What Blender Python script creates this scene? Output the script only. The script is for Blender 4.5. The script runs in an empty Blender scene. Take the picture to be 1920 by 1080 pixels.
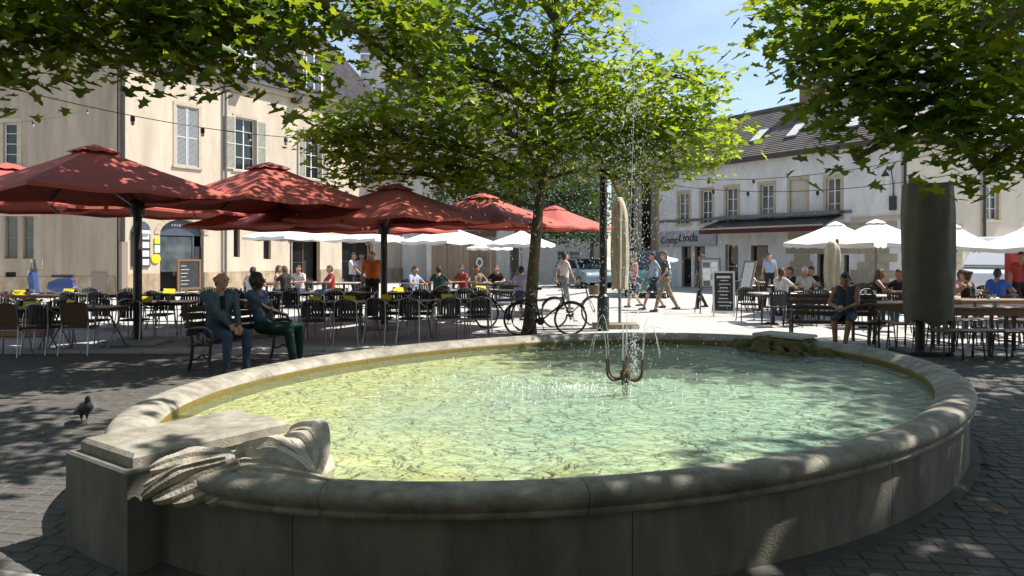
import bpy, bmesh, math, random
import numpy as np
from mathutils import Vector, Matrix

random.seed(7); np.random.seed(7)
scene = bpy.context.scene
col = scene.collection
R = math.radians

# ------------------------------------------------------------------ camera, sky, sun, exposure
F = 1350.0; HZ = 478.0; H = 1.65            # focal length and horizon row in 1920-wide pixels, eye height in metres
cam_d = bpy.data.cameras.new('camera'); cam = bpy.data.objects.new('camera', cam_d); col.objects.link(cam)
cam.location = (0, 0, H); cam.rotation_euler = (R(90), 0, 0)
cam_d.sensor_width = 36; cam_d.lens = F * 36 / 1920; cam_d.shift_y = -(540 - HZ) / 1920
cam_d.clip_start = 0.05; cam_d.clip_end = 2000
scene.camera = cam

SUN_EL = R(55); SUN_H = Vector((0.985, 0.17, 0)).normalized()
SUN = Vector((SUN_H.x * math.cos(SUN_EL), SUN_H.y * math.cos(SUN_EL), math.sin(SUN_EL)))
world = bpy.data.worlds.new('World'); scene.world = world; world.use_nodes = True
wn = world.node_tree.nodes; wl = world.node_tree.links
bg = wn['Background']; sky = wn.new('ShaderNodeTexSky'); sky.sky_type = 'NISHITA'; sky.sun_disc = False
sky.sun_elevation = SUN_EL; sky.sun_rotation = math.atan2(SUN_H.x, SUN_H.y)
sky.air_density = 1.15; sky.dust_density = 0.5; sky.ozone_density = 1.2
tc = wn.new('ShaderNodeTexCoord'); mp = wn.new('ShaderNodeMapping'); mp.inputs['Scale'].default_value = (1.2, 1.2, 4.0)
nz = wn.new('ShaderNodeTexNoise'); nz.inputs['Scale'].default_value = 2.2; nz.inputs['Detail'].default_value = 6
rp = wn.new('ShaderNodeValToRGB'); rp.color_ramp.elements[0].position = 0.36; rp.color_ramp.elements[1].position = 0.68
rp.color_ramp.elements[0].color = (0, 0, 0, 1); rp.color_ramp.elements[1].color = (.14, .14, .14, 1)
mxw = wn.new('ShaderNodeMixRGB'); mxw.inputs[2].default_value = (13.0, 14.0, 14.5, 1)
wl.new(tc.outputs['Generated'], mp.inputs[0]); wl.new(mp.outputs[0], nz.inputs['Vector']); wl.new(nz.outputs['Fac'], rp.inputs[0])
wl.new(rp.outputs[0], mxw.inputs[0]); wl.new(sky.outputs[0], mxw.inputs[1]); wl.new(mxw.outputs[0], bg.inputs[0])
bg.inputs[1].default_value = 0.10
sun_d = bpy.data.lights.new('sun', 'SUN'); sun_d.energy = 5.0; sun_d.angle = R(0.53); sun_d.color = (1.0, 0.955, 0.88)
sun = bpy.data.objects.new('sun', sun_d); col.objects.link(sun)
sun.rotation_euler = SUN.to_track_quat('Z', 'Y').to_euler(); sun.location = (30, 5, 40)
vs = scene.view_settings; vs.view_transform = 'Standard'; vs.look = 'None'; vs.gamma = 1; vs.exposure = 0.72; vs.use_curve_mapping = False
cy = scene.cycles
cy.max_bounces = 8; cy.diffuse_bounces = 3; cy.glossy_bounces = 3; cy.transmission_bounces = 5; cy.transparent_max_bounces = 8
cy.caustics_reflective = False; cy.caustics_refractive = False; cy.sample_clamp_indirect = 6
cy.use_denoising = True

# ------------------------------------------------------------------ helpers
def px(x, Y): return (x - 960) / F * Y
def pz(y, Y): return H - (y - HZ) / F * Y
def P(x, y, Y): return Vector((px(x, Y), Y, pz(y, Y)))
def face(dx, dy): return math.atan2(-dx, dy)          # rotation that turns local +Y to (dx, dy)
ORD = ['first', 'second', 'third', 'fourth', 'fifth', 'sixth', 'seventh', 'eighth', 'ninth', 'tenth', 'eleventh', 'twelfth', 'thirteenth', 'fourteenth', 'fifteenth', 'sixteenth']

def tag(o, label=None, cat=None, group=None, kind=None):
    if label: o['label'] = label
    if cat: o['category'] = cat
    if group: o['group'] = group
    if kind: o['kind'] = kind
    return o
def empty(name, loc=(0, 0, 0), rz=0, label=None, cat=None, group=None):
    o = bpy.data.objects.new(name, None); col.objects.link(o); o.location = loc; o.rotation_euler = (0, 0, rz)
    o.empty_display_size = .1
    return tag(o, label, cat, group)
_kids = {}
def link(o, parent=None, local=True):
    col.objects.link(o)
    if parent is not None:
        o.parent = parent; _kids.setdefault(parent.name, []).append(o)
    return o
def kids(o): return list(_kids.get(o.name, []))
def copy_tree(o, parent=None):
    c = o.copy(); link(c, parent)
    for k in kids(o): copy_tree(k, c)
    return c
def place(proto, first, loc, rz, label=None, group=None, sc=None):
    """the first call moves the prototype itself, later calls copy it"""
    o = proto if first else copy_tree(proto)
    o.location = loc; o.rotation_euler = (0, 0, rz)
    if sc: o.scale = (sc, sc, sc)
    if label: o['label'] = label
    if group: o['group'] = group
    return o

class MB:
    """collects faces, builds ONE mesh object"""
    def __init__(s): s.v = []; s.f = []; s.m = []
    def add(s, vs_, fs, mi=0):
        b = len(s.v); s.v += [tuple(v) for v in vs_]
        for f in fs: s.f.append(tuple(b + i for i in f)); s.m.append(mi)
        return s
    def box(s, c, d, M=None, mi=0, ch=0.0):
        x, y, z = d[0] / 2, d[1] / 2, d[2] / 2
        if ch:
            k = min(ch, x * .9, y * .9, z * .9); vs_ = []
            for zz, t in ((-z, k), (-z + k, 0), (z - k, 0), (z, k)):
                X, Y = x - t, y - t
                vs_ += [(-X, -Y, zz), (X, -Y, zz), (X, Y, zz), (-X, Y, zz)]
            fs = [(3, 2, 1, 0), (12, 13, 14, 15)]
            for l in range(3):
                for i in range(4): fs.append((l * 4 + i, l * 4 + (i + 1) % 4, l * 4 + 4 + (i + 1) % 4, l * 4 + 4 + i))
        else:
            vs_ = [(-x, -y, -z), (x, -y, -z), (x, y, -z), (-x, y, -z), (-x, -y, z), (x, -y, z), (x, y, z), (-x, y, z)]
            fs = [(3, 2, 1, 0), (4, 5, 6, 7), (0, 1, 5, 4), (1, 2, 6, 5), (2, 3, 7, 6), (3, 0, 4, 7)]
        vs_ = [Vector(v) for v in vs_]
        if M is not None: vs_ = [M @ v for v in vs_]
        c = Vector(c); return s.add([v + c for v in vs_], fs, mi)
    def tube(s, pts, r, n=6, mi=0, cap=True, closed=False):
        pts = [Vector(p) for p in pts]; k = len(pts)
        rs = r if isinstance(r, (list, tuple)) else [r] * k
        ref = None; rings = []
        for i, p in enumerate(pts):
            if closed: t = pts[(i + 1) % k] - pts[i - 1]
            else: t = pts[min(i + 1, k - 1)] - pts[max(i - 1, 0)]
            if t.length < 1e-9: t = Vector((0, 0, 1))
            t.normalize()
            if ref is None: ref = t.orthogonal().normalized()
            ref = (ref - t * ref.dot(t))
            if ref.length < 1e-6: ref = t.orthogonal()
            ref.normalize(); b = t.cross(ref)
            rings.append([p + (ref * math.cos(2 * math.pi * j / n) + b * math.sin(2 * math.pi * j / n)) * rs[i] for j in range(n)])
        vs_ = [q for ring in rings for q in ring]; fs = []
        for i in range(k if closed else k - 1):
            a, b2 = i * n, ((i + 1) % k) * n
            for j in range(n): fs.append((a + j, a + (j + 1) % n, b2 + (j + 1) % n, b2 + j))
        if cap and not closed:
            fs.append(tuple(range(n - 1, -1, -1))); fs.append(tuple((k - 1) * n + j for j in range(n)))
        return s.add(vs_, fs, mi)
    def lathe(s, prof, n=16, c=(0, 0, 0), mi=0):
        c = Vector(c); vs_ = []; fs = []
        for (r, z) in prof:
            for j in range(n): vs_.append(c + Vector((r * math.cos(2 * math.pi * j / n), r * math.sin(2 * math.pi * j / n), z)))
        for i in range(len(prof) - 1):
            for j in range(n): fs.append((i * n + j, i * n + (j + 1) % n, (i + 1) * n + (j + 1) % n, (i + 1) * n + j))
        fs.append(tuple(range(n - 1, -1, -1))); fs.append(tuple((len(prof) - 1) * n + j for j in range(n)))
        return s.add(vs_, fs, mi)
    def prism(s, poly, fn, d0, d1, mi=0):
        """poly: 2-D outline; fn(a, b, d) -> point"""
        k = len(poly); vs_ = [fn(a, b, d0) for a, b in poly] + [fn(a, b, d1) for a, b in poly]
        fs = [tuple(range(k - 1, -1, -1)), tuple(range(k, 2 * k))] + [(i, (i + 1) % k, k + (i + 1) % k, k + i) for i in range(k)]
        return s.add(vs_, fs, mi)
    def ball(s, c, r, n=8, m=5, mi=0):
        c = Vector(c); rr = r if isinstance(r, (tuple, list)) else (r, r, r); vs_ = [c + Vector((0, 0, -rr[2]))]; fs = []
        for i in range(1, m):
            a = -math.pi / 2 + math.pi * i / m
            for j in range(n): vs_.append(c + Vector((rr[0] * math.cos(a) * math.cos(2 * math.pi * j / n), rr[1] * math.cos(a) * math.sin(2 * math.pi * j / n), rr[2] * math.sin(a))))
        vs_.append(c + Vector((0, 0, rr[2]))); top = len(vs_) - 1
        for j in range(n): fs.append((0, 1 + (j + 1) % n, 1 + j)); fs.append((top, 1 + (m - 2) * n + j, 1 + (m - 2) * n + (j + 1) % n))
        for i in range(m - 2):
            for j in range(n): fs.append((1 + i * n + j, 1 + i * n + (j + 1) % n, 1 + (i + 1) * n + (j + 1) % n, 1 + (i + 1) * n + j))
        return s.add(vs_, fs, mi)
    def mesh(s, name, mats, smooth=False, off=None):
        me = bpy.data.meshes.new(name)
        v = s.v if off is None else [(a - off[0], b - off[1], c - off[2]) for a, b, c in s.v]
        me.from_pydata(v, [], s.f)
        for m in (mats if isinstance(mats, (list, tuple)) else [mats]): me.materials.append(m)
        if any(s.m): me.polygons.foreach_set('material_index', s.m)
        bm = bmesh.new(); bm.from_mesh(me); bmesh.ops.recalc_face_normals(bm, faces=bm.faces); bm.to_mesh(me); bm.free()
        if smooth is True: me.shade_smooth()
        elif smooth:
            me.shade_smooth()
            try: me.set_sharp_from_angle(angle=R(smooth))
            except Exception: pass
        return me
    def build(s, name, mats, parent=None, smooth=False, world=False):
        off = parent.location if (world and parent is not None) else None
        o = bpy.data.objects.new(name, s.mesh(name, mats, smooth, off)); return link(o, parent)

def curve(pts, k=6):
    """Catmull-Rom through the points"""
    pts = [Vector(p) for p in pts]; out = []
    for i in range(len(pts) - 1):
        p0, p1, p2, p3 = pts[max(i - 1, 0)], pts[i], pts[i + 1], pts[min(i + 2, len(pts) - 1)]
        for j in range(k):
            t = j / k
            out.append(.5 * ((2 * p1) + (p2 - p0) * t + (2 * p0 - 5 * p1 + 4 * p2 - p3) * t * t + (3 * p1 - p0 - 3 * p2 + p3) * t ** 3))
    return out + [pts[-1]]

# ------------------------------------------------------------------ materials
M = {}
def mat(name, c, rough=.7, c2=None, scale=6.0, bump=0.0, bscale=40.0, metal=0.0, spec=.5, detail=5, streak=None, island=0.0, coat=0, trans=0.0, lo=.35, hi=.65, dirt=None, dirt_k=.5):
    m = bpy.data.materials.new(name); m.use_nodes = True; n = m.node_tree.nodes; l = m.node_tree.links; b = n['Principled BSDF']
    b.inputs['Roughness'].default_value = rough; b.inputs['Metallic'].default_value = metal; b.inputs['Specular IOR Level'].default_value = spec
    b.inputs['Coat Weight'].default_value = coat; b.inputs['Transmission Weight'].default_value = trans
    cur = None; co = n.new('ShaderNodeTexCoord')
    if c2 is not None:
        t = n.new('ShaderNodeTexNoise'); t.inputs['Scale'].default_value = scale; t.inputs['Detail'].default_value = detail; t.inputs['Roughness'].default_value = .62
        if streak:
            mpn = n.new('ShaderNodeMapping'); mpn.inputs['Scale'].default_value = streak; l.new(co.outputs['Object'], mpn.inputs[0]); l.new(mpn.outputs[0], t.inputs['Vector'])
        else: l.new(co.outputs['Object'], t.inputs['Vector'])
        r = n.new('ShaderNodeValToRGB'); r.color_ramp.elements[0].position = lo; r.color_ramp.elements[1].position = hi
        r.color_ramp.elements[0].color = (*c, 1); r.color_ramp.elements[1].color = (*c2, 1)
        l.new(t.outputs['Fac'], r.inputs[0]); cur = r.outputs[0]
    else:
        rgb = n.new('ShaderNodeRGB'); rgb.outputs[0].default_value = (*c, 1); cur = rgb.outputs[0]
    if island:
        oi = n.new('ShaderNodeObjectInfo'); g = n.new('ShaderNodeNewGeometry'); ad = n.new('ShaderNodeMath'); ad.operation = 'ADD'
        l.new(oi.outputs['Random'], ad.inputs[0]); l.new(g.outputs['Random Per Island'], ad.inputs[1])
        fr = n.new('ShaderNodeMath'); fr.operation = 'FRACT'; l.new(ad.outputs[0], fr.inputs[0])
        mr = n.new('ShaderNodeMapRange'); mr.inputs[3].default_value = 1 - island; mr.inputs[4].default_value = 1 + island; l.new(fr.outputs[0], mr.inputs[0])
        h = n.new('ShaderNodeHueSaturation'); l.new(mr.outputs[0], h.inputs['Value']); l.new(cur, h.inputs['Color']); cur = h.outputs[0]
    if dirt:
        t3 = n.new('ShaderNodeTexNoise'); t3.inputs['Scale'].default_value = 1.0; t3.inputs['Detail'].default_value = 7; t3.inputs['Roughness'].default_value = .7
        m3 = n.new('ShaderNodeMapping'); m3.inputs['Scale'].default_value = dirt; l.new(co.outputs['Object'], m3.inputs[0]); l.new(m3.outputs[0], t3.inputs['Vector'])
        r3 = n.new('ShaderNodeMapRange'); r3.inputs[1].default_value = .42; r3.inputs[2].default_value = .60; r3.inputs[3].default_value = dirt_k; r3.inputs[4].default_value = 1.0; l.new(t3.outputs['Fac'], r3.inputs[0])
        x3 = n.new('ShaderNodeMixRGB'); x3.blend_type = 'MULTIPLY'; x3.inputs[0].default_value = 1; l.new(cur, x3.inputs[1]); l.new(r3.outputs[0], x3.inputs[2]); cur = x3.outputs[0]
    l.new(cur, b.inputs['Base Color'])
    if bump:
        t2 = n.new('ShaderNodeTexNoise'); t2.inputs['Scale'].default_value = bscale; t2.inputs['Detail'].default_value = 6; l.new(co.outputs['Object'], t2.inputs['Vector'])
        bp = n.new('ShaderNodeBump'); bp.inputs['Strength'].default_value = bump; bp.inputs['Distance'].default_value = .02
        l.new(t2.outputs['Fac'], bp.inputs['Height']); l.new(bp.outputs[0], b.inputs['Normal'])
    M[name] = m; return m
mat('plaza', (.40, .375, .345), .85, (.50, .475, .44), 1.3, .25, 30)
mat('sett', (.082, .075, .067), .75, (.112, .104, .094), 5, .4, 45, island=.10)
mat('joint', (.07, .064, .058), .9, (.092, .086, .078), 8)
mat('slab', (.36, .345, .32), .8, (.46, .44, .41), 6, .3, 60, island=.10)
mat('stone', (.21, .185, .145), .72, (.42, .38, .315), 5.5, .25, 80, island=.10, dirt=(3.2, 3.2, 3.2), dirt_k=.78)
mat('stonewall', (.15, .136, .112), .8, (.25, .23, .19), 2.6, .25, 90, island=.12, streak=(1.6, 1.6, .55), dirt=(5, 5, .9), dirt_k=.82)
mat('carving', (.36, .31, .24), .75, (.52, .47, .39), 9, .45, 70)
mat('moss', (.055, .06, .018), .9, (.20, .15, .05), 11, .8, 60)
mat('algaewall', (.20, .125, .02), .55, (.13, .115, .028), 7, .4, 40)
mat('render_cream', (.62, .53, .41), .85, (.50, .42, .32), 1.1, .3, 25, streak=(1, 1, .22), dirt=(1.6, 1.6, .45), dirt_k=.91)
mat('render_left', (.48, .40, .295), .88, (.35, .285, .205), 1.6, .3, 25, streak=(1.5, 1.5, .12), dirt=(2.2, 2.2, .3), dirt_k=.88)
mat('render_white', (.80, .79, .77), .85, (.68, .67, .64), .9, .25, 25, streak=(1, 1, .35), dirt=(1.5, 1.5, .6), dirt_k=.84)
mat('plinth', (.40, .29, .175), .9, (.52, .42, .30), 2.2, .4, 25, dirt=(2, 2, .8), dirt_k=.6)
mat('render_warm', (.62, .56, .46), .85, (.54, .48, .39), 1.2, .15, 25)
mat('render_grey', (.52, .50, .46), .85, (.44, .42, .39), 1.2, .15, 25)
mat('ashlar', (.42, .35, .26), .85, (.34, .285, .21), 3, .3, 30, island=.12)
mat('surround', (.52, .43, .31), .8, (.44, .36, .26), 4, .2, 30)
mat('slate', (.034, .030, .036), .85, (.06, .054, .06), 3, .3, 20, spec=.2)
mat('tile', (.115, .098, .09), .8, (.18, .155, .14), 2.2, .5, 18, island=.06)
mat('brick', (.21, .11, .075), .85, (.30, .17, .12), 9, .3, 40)
mat('zinc', (.13, .135, .145), .4, (.18, .18, .19), 5, metal=.5)
mat('pipe', (.035, .03, .028), .5, (.06, .05, .045), 6)
mat('shutter', (.54, .53, .44), .6, (.47, .46, .38), 5, .1, 40)
mat('shutter_white', (.50, .50, .50), .6, (.44, .44, .44), 5)
mat('louvre_grey', (.24, .25, .26), .7, (.29, .30, .31), 5)
mat('louvre', (.36, .35, .29), .7, (.30, .29, .24), 5)
mat('paintwhite', (.74, .73, .70), .5, (.68, .67, .64), 5)
mat('glass', (.012, .015, .018), .06, spec=.8)
mat('glass_grey', (.10, .12, .13), .08, (.05, .06, .065), 2, spec=.8)
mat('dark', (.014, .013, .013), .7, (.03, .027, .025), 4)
mat('wood_dark', (.06, .035, .02), .6, (.10, .06, .035), 5, streak=(1, 12, 12))
mat('wood', (.17, .08, .03), .5, (.24, .125, .052), 4, streak=(1, 14, 14))
mat('wood_grey', (.22, .17, .125), .6, (.30, .245, .19), 4, streak=(1, 14, 14))
mat('plank', (.19, .135, .085), .7, (.27, .20, .14), 3, streak=(8, 8, .6), island=.2)
mat('red_canvas', (.50, .112, .082), .85, (.43, .09, .066), 2.2, .15, 120)
mat('white_canvas', (.80, .785, .75), .85, (.74, .725, .69), 2, .1, 90)
mat('beige_canvas', (.56, .49, .385), .9, (.46, .40, .31), 4, .3, 60)
mat('olive_cover', (.095, .092, .072), .8, (.13, .126, .10), 2.5, .35, 25)
mat('alu', (.36, .36, .36), .36, (.28, .28, .28), 6, metal=.9)
mat('iron', (.02, .02, .02), .45, (.035, .033, .03), 10)
mat('rust', (.05, .026, .014), .75, (.11, .055, .028), 14, .5, 60)
mat('weave_dark', (.022, .02, .018), .65, (.05, .045, .04), 30, .5, 120)
mat('weave_brown', (.10, .048, .018), .6, (.16, .085, .035), 25, .5, 120)
mat('black_plastic', (.018, .018, .02), .45, (.03, .03, .033), 8)
mat('tabletop', (.045, .035, .028), .35, (.075, .058, .045), 5, streak=(1, 9, 9))
mat('tabletop_light', (.44, .38, .31), .4, (.52, .46, .39), 5)
mat('yellow', (.80, .66, .02), .6, (.74, .58, .015), 5)
mat('china', (.78, .78, .77), .25)
mat('tumbler', (.62, .68, .70), .08, trans=.75)
mat('bottle', (.02, .07, .03), .1, spec=.7)
mat('blue_paint', (.008, .045, .19), .25, coat=.6)
mat('teal_paint', (.045, .13, .15), .28, coat=.6)
mat('bluegrey_paint', (.16, .23, .27), .25, coat=.6)
mat('van_white', (.74, .74, .73), .3, coat=.5)
mat('red_paint', (.36, .012, .018), .4)
mat('valance_red', (.085, .012, .014), .8)
mat('carton', (.5, .4, .02), .7)
mat('rubber', (.015, .015, .015), .8)
mat('chrome', (.6, .6, .6), .15, metal=1)
mat('tail_red', (.5, .02, .02), .3)
mat('slate_board', (.018, .02, .024), .6, (.035, .038, .045), 6)
mat('poster', (.66, .70, .70), .6, (.56, .62, .64), 9)
mat('chalk', (.68, .68, .66), .8)
mat('fascia', (.40, .375, .40), .6, (.36, .34, .37), 3)
mat('shopblue', (.06, .075, .105), .4, (.085, .10, .13), 3)
mat('petal', (.62, .22, .17), .7, (.68, .36, .28), 9, island=.25)
mat('stem_green', (.05, .085, .022), .7, (.075, .12, .03), 9, island=.3)
mat('terracotta', (.33, .14, .07), .8, (.4, .19, .1), 8)
mat('bark', (.085, .065, .035), .85, (.17, .145, .075), 7, .7, 25, streak=(3, 3, .8))
mat('bark_dark', (.045, .034, .024), .9, (.085, .068, .048), 7, .7, 25, streak=(3, 3, .8))
mat('feather', (.03, .032, .038), .55, (.065, .07, .08), 22, .3, 80)
mat('eye', (.008, .007, .007), .2)
mat('fallen', (.22, .13, .045), .8, (.30, .20, .07), 8, island=.3)
mat('foam', (.82, .86, .86), .5)
mat('lampglass', (.62, .60, .52), .2)
def cloth(name, c, k=.75): return mat('cloth_' + name, c, .9, tuple(v * k for v in c), 14, .9, 20)
for nm, c in dict(denim=(.075, .11, .135), jeans=(.05, .08, .135), tee=(.07, .09, .16), green=(.012, .05, .036), orange=(.75, .20, .03), white=(.68, .67, .66), lilac=(.42, .36, .52),
                  navy=(.02, .025, .055), black=(.015, .015, .017), grey=(.20, .20, .20), lightblue=(.34, .42, .55), khaki=(.26, .21, .14), red=(.35, .04, .04), pink=(.55, .26, .24), slateblue=(.06, .075, .14),
                  royal=(.03, .10, .42), olive=(.10, .10, .05), pattern=(.04, .055, .07)).items(): cloth(nm, c)
mat('skin', (.50, .27, .185), .55, (.44, .22, .15), 9)
mat('skin_tan', (.36, .17, .10), .55, (.31, .14, .085), 9)
mat('skin_dark', (.045, .024, .016), .5, (.06, .034, .022), 9)
mat('hair_dark', (.016, .012, .01), .6, (.03, .022, .018), 40, .5, 90)
mat('hair_brown', (.06, .032, .018), .6, (.10, .055, .03), 40, .5, 90)
mat('hair_grey', (.13, .11, .10), .7, (.22, .19, .17), 40, .5, 90)
mat('shoe', (.03, .025, .022), .5)
mat('shoe_white', (.5, .5, .48), .6)

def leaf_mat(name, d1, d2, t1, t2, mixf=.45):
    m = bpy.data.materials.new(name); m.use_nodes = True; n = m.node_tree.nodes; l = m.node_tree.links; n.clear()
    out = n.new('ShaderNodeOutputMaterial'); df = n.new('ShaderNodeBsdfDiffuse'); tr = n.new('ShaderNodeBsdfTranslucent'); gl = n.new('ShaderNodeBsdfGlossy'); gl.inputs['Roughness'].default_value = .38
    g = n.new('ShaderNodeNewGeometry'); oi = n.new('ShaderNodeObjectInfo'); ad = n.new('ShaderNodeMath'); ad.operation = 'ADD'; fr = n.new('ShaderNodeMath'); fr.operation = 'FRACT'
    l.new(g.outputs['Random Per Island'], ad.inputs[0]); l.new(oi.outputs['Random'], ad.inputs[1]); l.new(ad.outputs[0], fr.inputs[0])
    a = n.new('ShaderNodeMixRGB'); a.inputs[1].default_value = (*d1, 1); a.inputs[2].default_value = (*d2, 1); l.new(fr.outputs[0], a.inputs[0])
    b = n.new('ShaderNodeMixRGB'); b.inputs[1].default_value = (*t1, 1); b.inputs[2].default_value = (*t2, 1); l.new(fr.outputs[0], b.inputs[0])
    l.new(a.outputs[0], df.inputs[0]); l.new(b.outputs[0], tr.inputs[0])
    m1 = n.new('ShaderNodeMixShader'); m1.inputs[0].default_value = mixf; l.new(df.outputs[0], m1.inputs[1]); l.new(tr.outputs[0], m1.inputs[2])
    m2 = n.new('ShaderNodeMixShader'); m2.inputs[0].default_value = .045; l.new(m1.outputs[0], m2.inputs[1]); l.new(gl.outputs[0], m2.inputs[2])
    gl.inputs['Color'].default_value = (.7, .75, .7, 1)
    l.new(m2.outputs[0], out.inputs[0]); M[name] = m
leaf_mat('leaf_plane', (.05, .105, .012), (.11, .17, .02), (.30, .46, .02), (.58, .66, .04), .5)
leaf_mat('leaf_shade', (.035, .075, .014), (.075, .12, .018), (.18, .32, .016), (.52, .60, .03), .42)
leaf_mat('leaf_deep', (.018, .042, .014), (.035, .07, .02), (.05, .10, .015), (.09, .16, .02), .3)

def water_mat():
    m = bpy.data.materials.new('water'); m.use_nodes = True; n = m.node_tree.nodes; l = m.node_tree.links; n.clear()
    out = n.new('ShaderNodeOutputMaterial'); co = n.new('ShaderNodeTexCoord')
    # ripples: broad swell, fine chop, and a disturbed ring round the nozzle where the drops fall
    a = n.new('ShaderNodeTexNoise'); a.inputs['Scale'].default_value = 4.6; a.inputs['Detail'].default_value = 3; a.inputs['Distortion'].default_value = 1.2
    b = n.new('ShaderNodeTexNoise'); b.inputs['Scale'].default_value = 17; b.inputs['Detail'].default_value = 4; b.inputs['Distortion'].default_value = .8
    for t in (a, b): l.new(co.outputs['Object'], t.inputs['Vector'])
    ln = n.new('ShaderNodeVectorMath'); ln.operation = 'LENGTH'; l.new(co.outputs['Object'], ln.inputs[0])
    mr = n.new('ShaderNodeMapRange'); mr.inputs[1].default_value = .3; mr.inputs[2].default_value = 2.2; mr.inputs[3].default_value = 1.0; mr.inputs[4].default_value = .7; l.new(ln.outputs['Value'], mr.inputs[0])
    bp1 = n.new('ShaderNodeBump'); bp1.inputs['Strength'].default_value = .9; bp1.inputs['Distance'].default_value = .07; l.new(a.outputs['Fac'], bp1.inputs['Height'])
    bp2 = n.new('ShaderNodeBump'); bp2.inputs['Distance'].default_value = .021; l.new(b.outputs['Fac'], bp2.inputs['Height']); l.new(mr.outputs[0], bp2.inputs['Strength']); l.new(bp1.outputs[0], bp2.inputs['Normal'])
    tr = n.new('ShaderNodeBsdfTransparent'); tr.inputs[0].default_value = (.86, .93, .86, 1)
    df = n.new('ShaderNodeBsdfDiffuse'); df.inputs[0].default_value = (.48, .60, .42, 1)
    m1 = n.new('ShaderNodeMixShader'); m1.inputs[0].default_value = .20; l.new(tr.outputs[0], m1.inputs[1]); l.new(df.outputs[0], m1.inputs[2])
    gl = n.new('ShaderNodeBsdfGlossy'); gl.inputs['Roughness'].default_value = .06; l.new(bp2.outputs[0], gl.inputs['Normal'])
    fz = n.new('ShaderNodeFresnel'); fz.inputs[0].default_value = 1.34; l.new(bp2.outputs[0], fz.inputs['Normal'])
    m2 = n.new('ShaderNodeMixShader'); l.new(fz.outputs[0], m2.inputs[0]); l.new(m1.outputs[0], m2.inputs[1]); l.new(gl.outputs[0], m2.inputs[2]); l.new(m2.outputs[0], out.inputs[0]); M['water'] = m
water_mat()
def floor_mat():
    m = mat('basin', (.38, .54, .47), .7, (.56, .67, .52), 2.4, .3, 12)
    # golden algae creeping in from the rim; leftward shift paints in the sunlit end
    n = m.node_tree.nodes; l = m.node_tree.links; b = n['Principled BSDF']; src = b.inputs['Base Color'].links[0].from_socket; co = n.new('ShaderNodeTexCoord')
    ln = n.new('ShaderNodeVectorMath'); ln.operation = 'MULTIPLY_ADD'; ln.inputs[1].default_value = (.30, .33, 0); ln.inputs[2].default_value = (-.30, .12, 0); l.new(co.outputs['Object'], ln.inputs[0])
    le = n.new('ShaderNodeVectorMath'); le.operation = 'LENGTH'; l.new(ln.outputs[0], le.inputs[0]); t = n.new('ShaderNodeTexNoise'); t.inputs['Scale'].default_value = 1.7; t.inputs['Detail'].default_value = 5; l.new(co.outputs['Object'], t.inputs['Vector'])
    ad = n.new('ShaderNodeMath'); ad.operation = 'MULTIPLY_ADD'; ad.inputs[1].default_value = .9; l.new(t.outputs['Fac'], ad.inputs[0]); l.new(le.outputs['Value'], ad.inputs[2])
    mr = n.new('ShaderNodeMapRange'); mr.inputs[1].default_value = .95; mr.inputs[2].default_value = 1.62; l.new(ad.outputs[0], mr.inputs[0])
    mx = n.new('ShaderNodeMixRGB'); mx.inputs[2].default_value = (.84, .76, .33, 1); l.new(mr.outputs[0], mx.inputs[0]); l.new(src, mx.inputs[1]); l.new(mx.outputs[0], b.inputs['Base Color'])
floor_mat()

# ------------------------------------------------------------------ ground
mb = MB(); mb.add([(-300, -60, 0), (300, -60, 0), (300, 500, 0), (-300, 500, 0)], [(0, 1, 2, 3)])
ground = tag(mb.build('ground', M['plaza']), kind='structure', label='pale stone paving of the square')
# fountain outline (nose of the coping)
FC = Vector((.77, 6.79, 0)); FA, FB, FT = 4.06, 2.94, .715
def ell(t, off=0.0, z=0.0):
    ca, sa = math.cos(FT), math.sin(FT); x, y = FA * math.cos(t), FB * math.sin(t)
    nx, ny = math.cos(t) / FA, math.sin(t) / FB; k = math.hypot(nx, ny); x += nx / k * off; y += ny / k * off
    return Vector((FC.x + x * ca - y * sa, FC.y + x * sa + y * ca, z))
def inside_ell(X, Y, off):
    dx, dy = X - FC.x, Y - FC.y; ca, sa = math.cos(FT), math.sin(FT); u, v = dx * ca + dy * sa, -dx * sa + dy * ca
    return (u / (FA + off)) ** 2 + (v / (FB + off)) ** 2 < 1
# the bed of dark joints round the fountain and the setts laid in it
mb = MB(); N = 96
mb.add([(-22, -15, .0145), (22, -15, .0145), (22, 9.6, .0145), (6, 11.9, .0145), (-22, 11.9, .0145)], [(0, 1, 2, 3, 4)])  # stretched unseen behind the camera to cut light bounced off pale ground
bed = tag(mb.build('paving_bed', M['joint'], ground), label='dark sett paving round the fountain')
rng = random.Random(3); setts = []
ra = R(-8); ca, sa = math.cos(ra), math.sin(ra)
row = 0; yy = 0.2
while yy < 14:
    hh = .108 + rng.uniform(-.005, .005); xx = -11 + (row % 2) * .1
    while xx < 11:
        w = rng.uniform(.12, .185); cx, cyy = xx + w / 2, yy + hh / 2
        X, Y = cx * ca - cyy * sa, cx * sa + cyy * ca
        if -8.8 < X < 9.3 and 1.7 < Y < 11.7 and not inside_ell(X, Y, .02) and abs(X) < Y * .75 + .4:
            setts.append((X, Y, w - .006, hh - .006, rng.uniform(-.003, .003), rng.uniform(-.02, .02)))
        xx += w
    yy += hh; row += 1
def seen_rank(s):
    X, Y = s[0], s[1]; xi = 960 + X / Y * F; yi = HZ + H / Y * F
    return Y if (-20 < xi < 1940 and yi < 1100) else 50 + Y
setts.sort(key=seen_rank)
def sett_geo(mb, X, Y, w, d, z, r):
    return mb.box((X, Y, .008 + z), (w, d, .02), Matrix.Rotation(ra + r, 3, 'Z'), ch=.006)
variants = []
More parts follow.
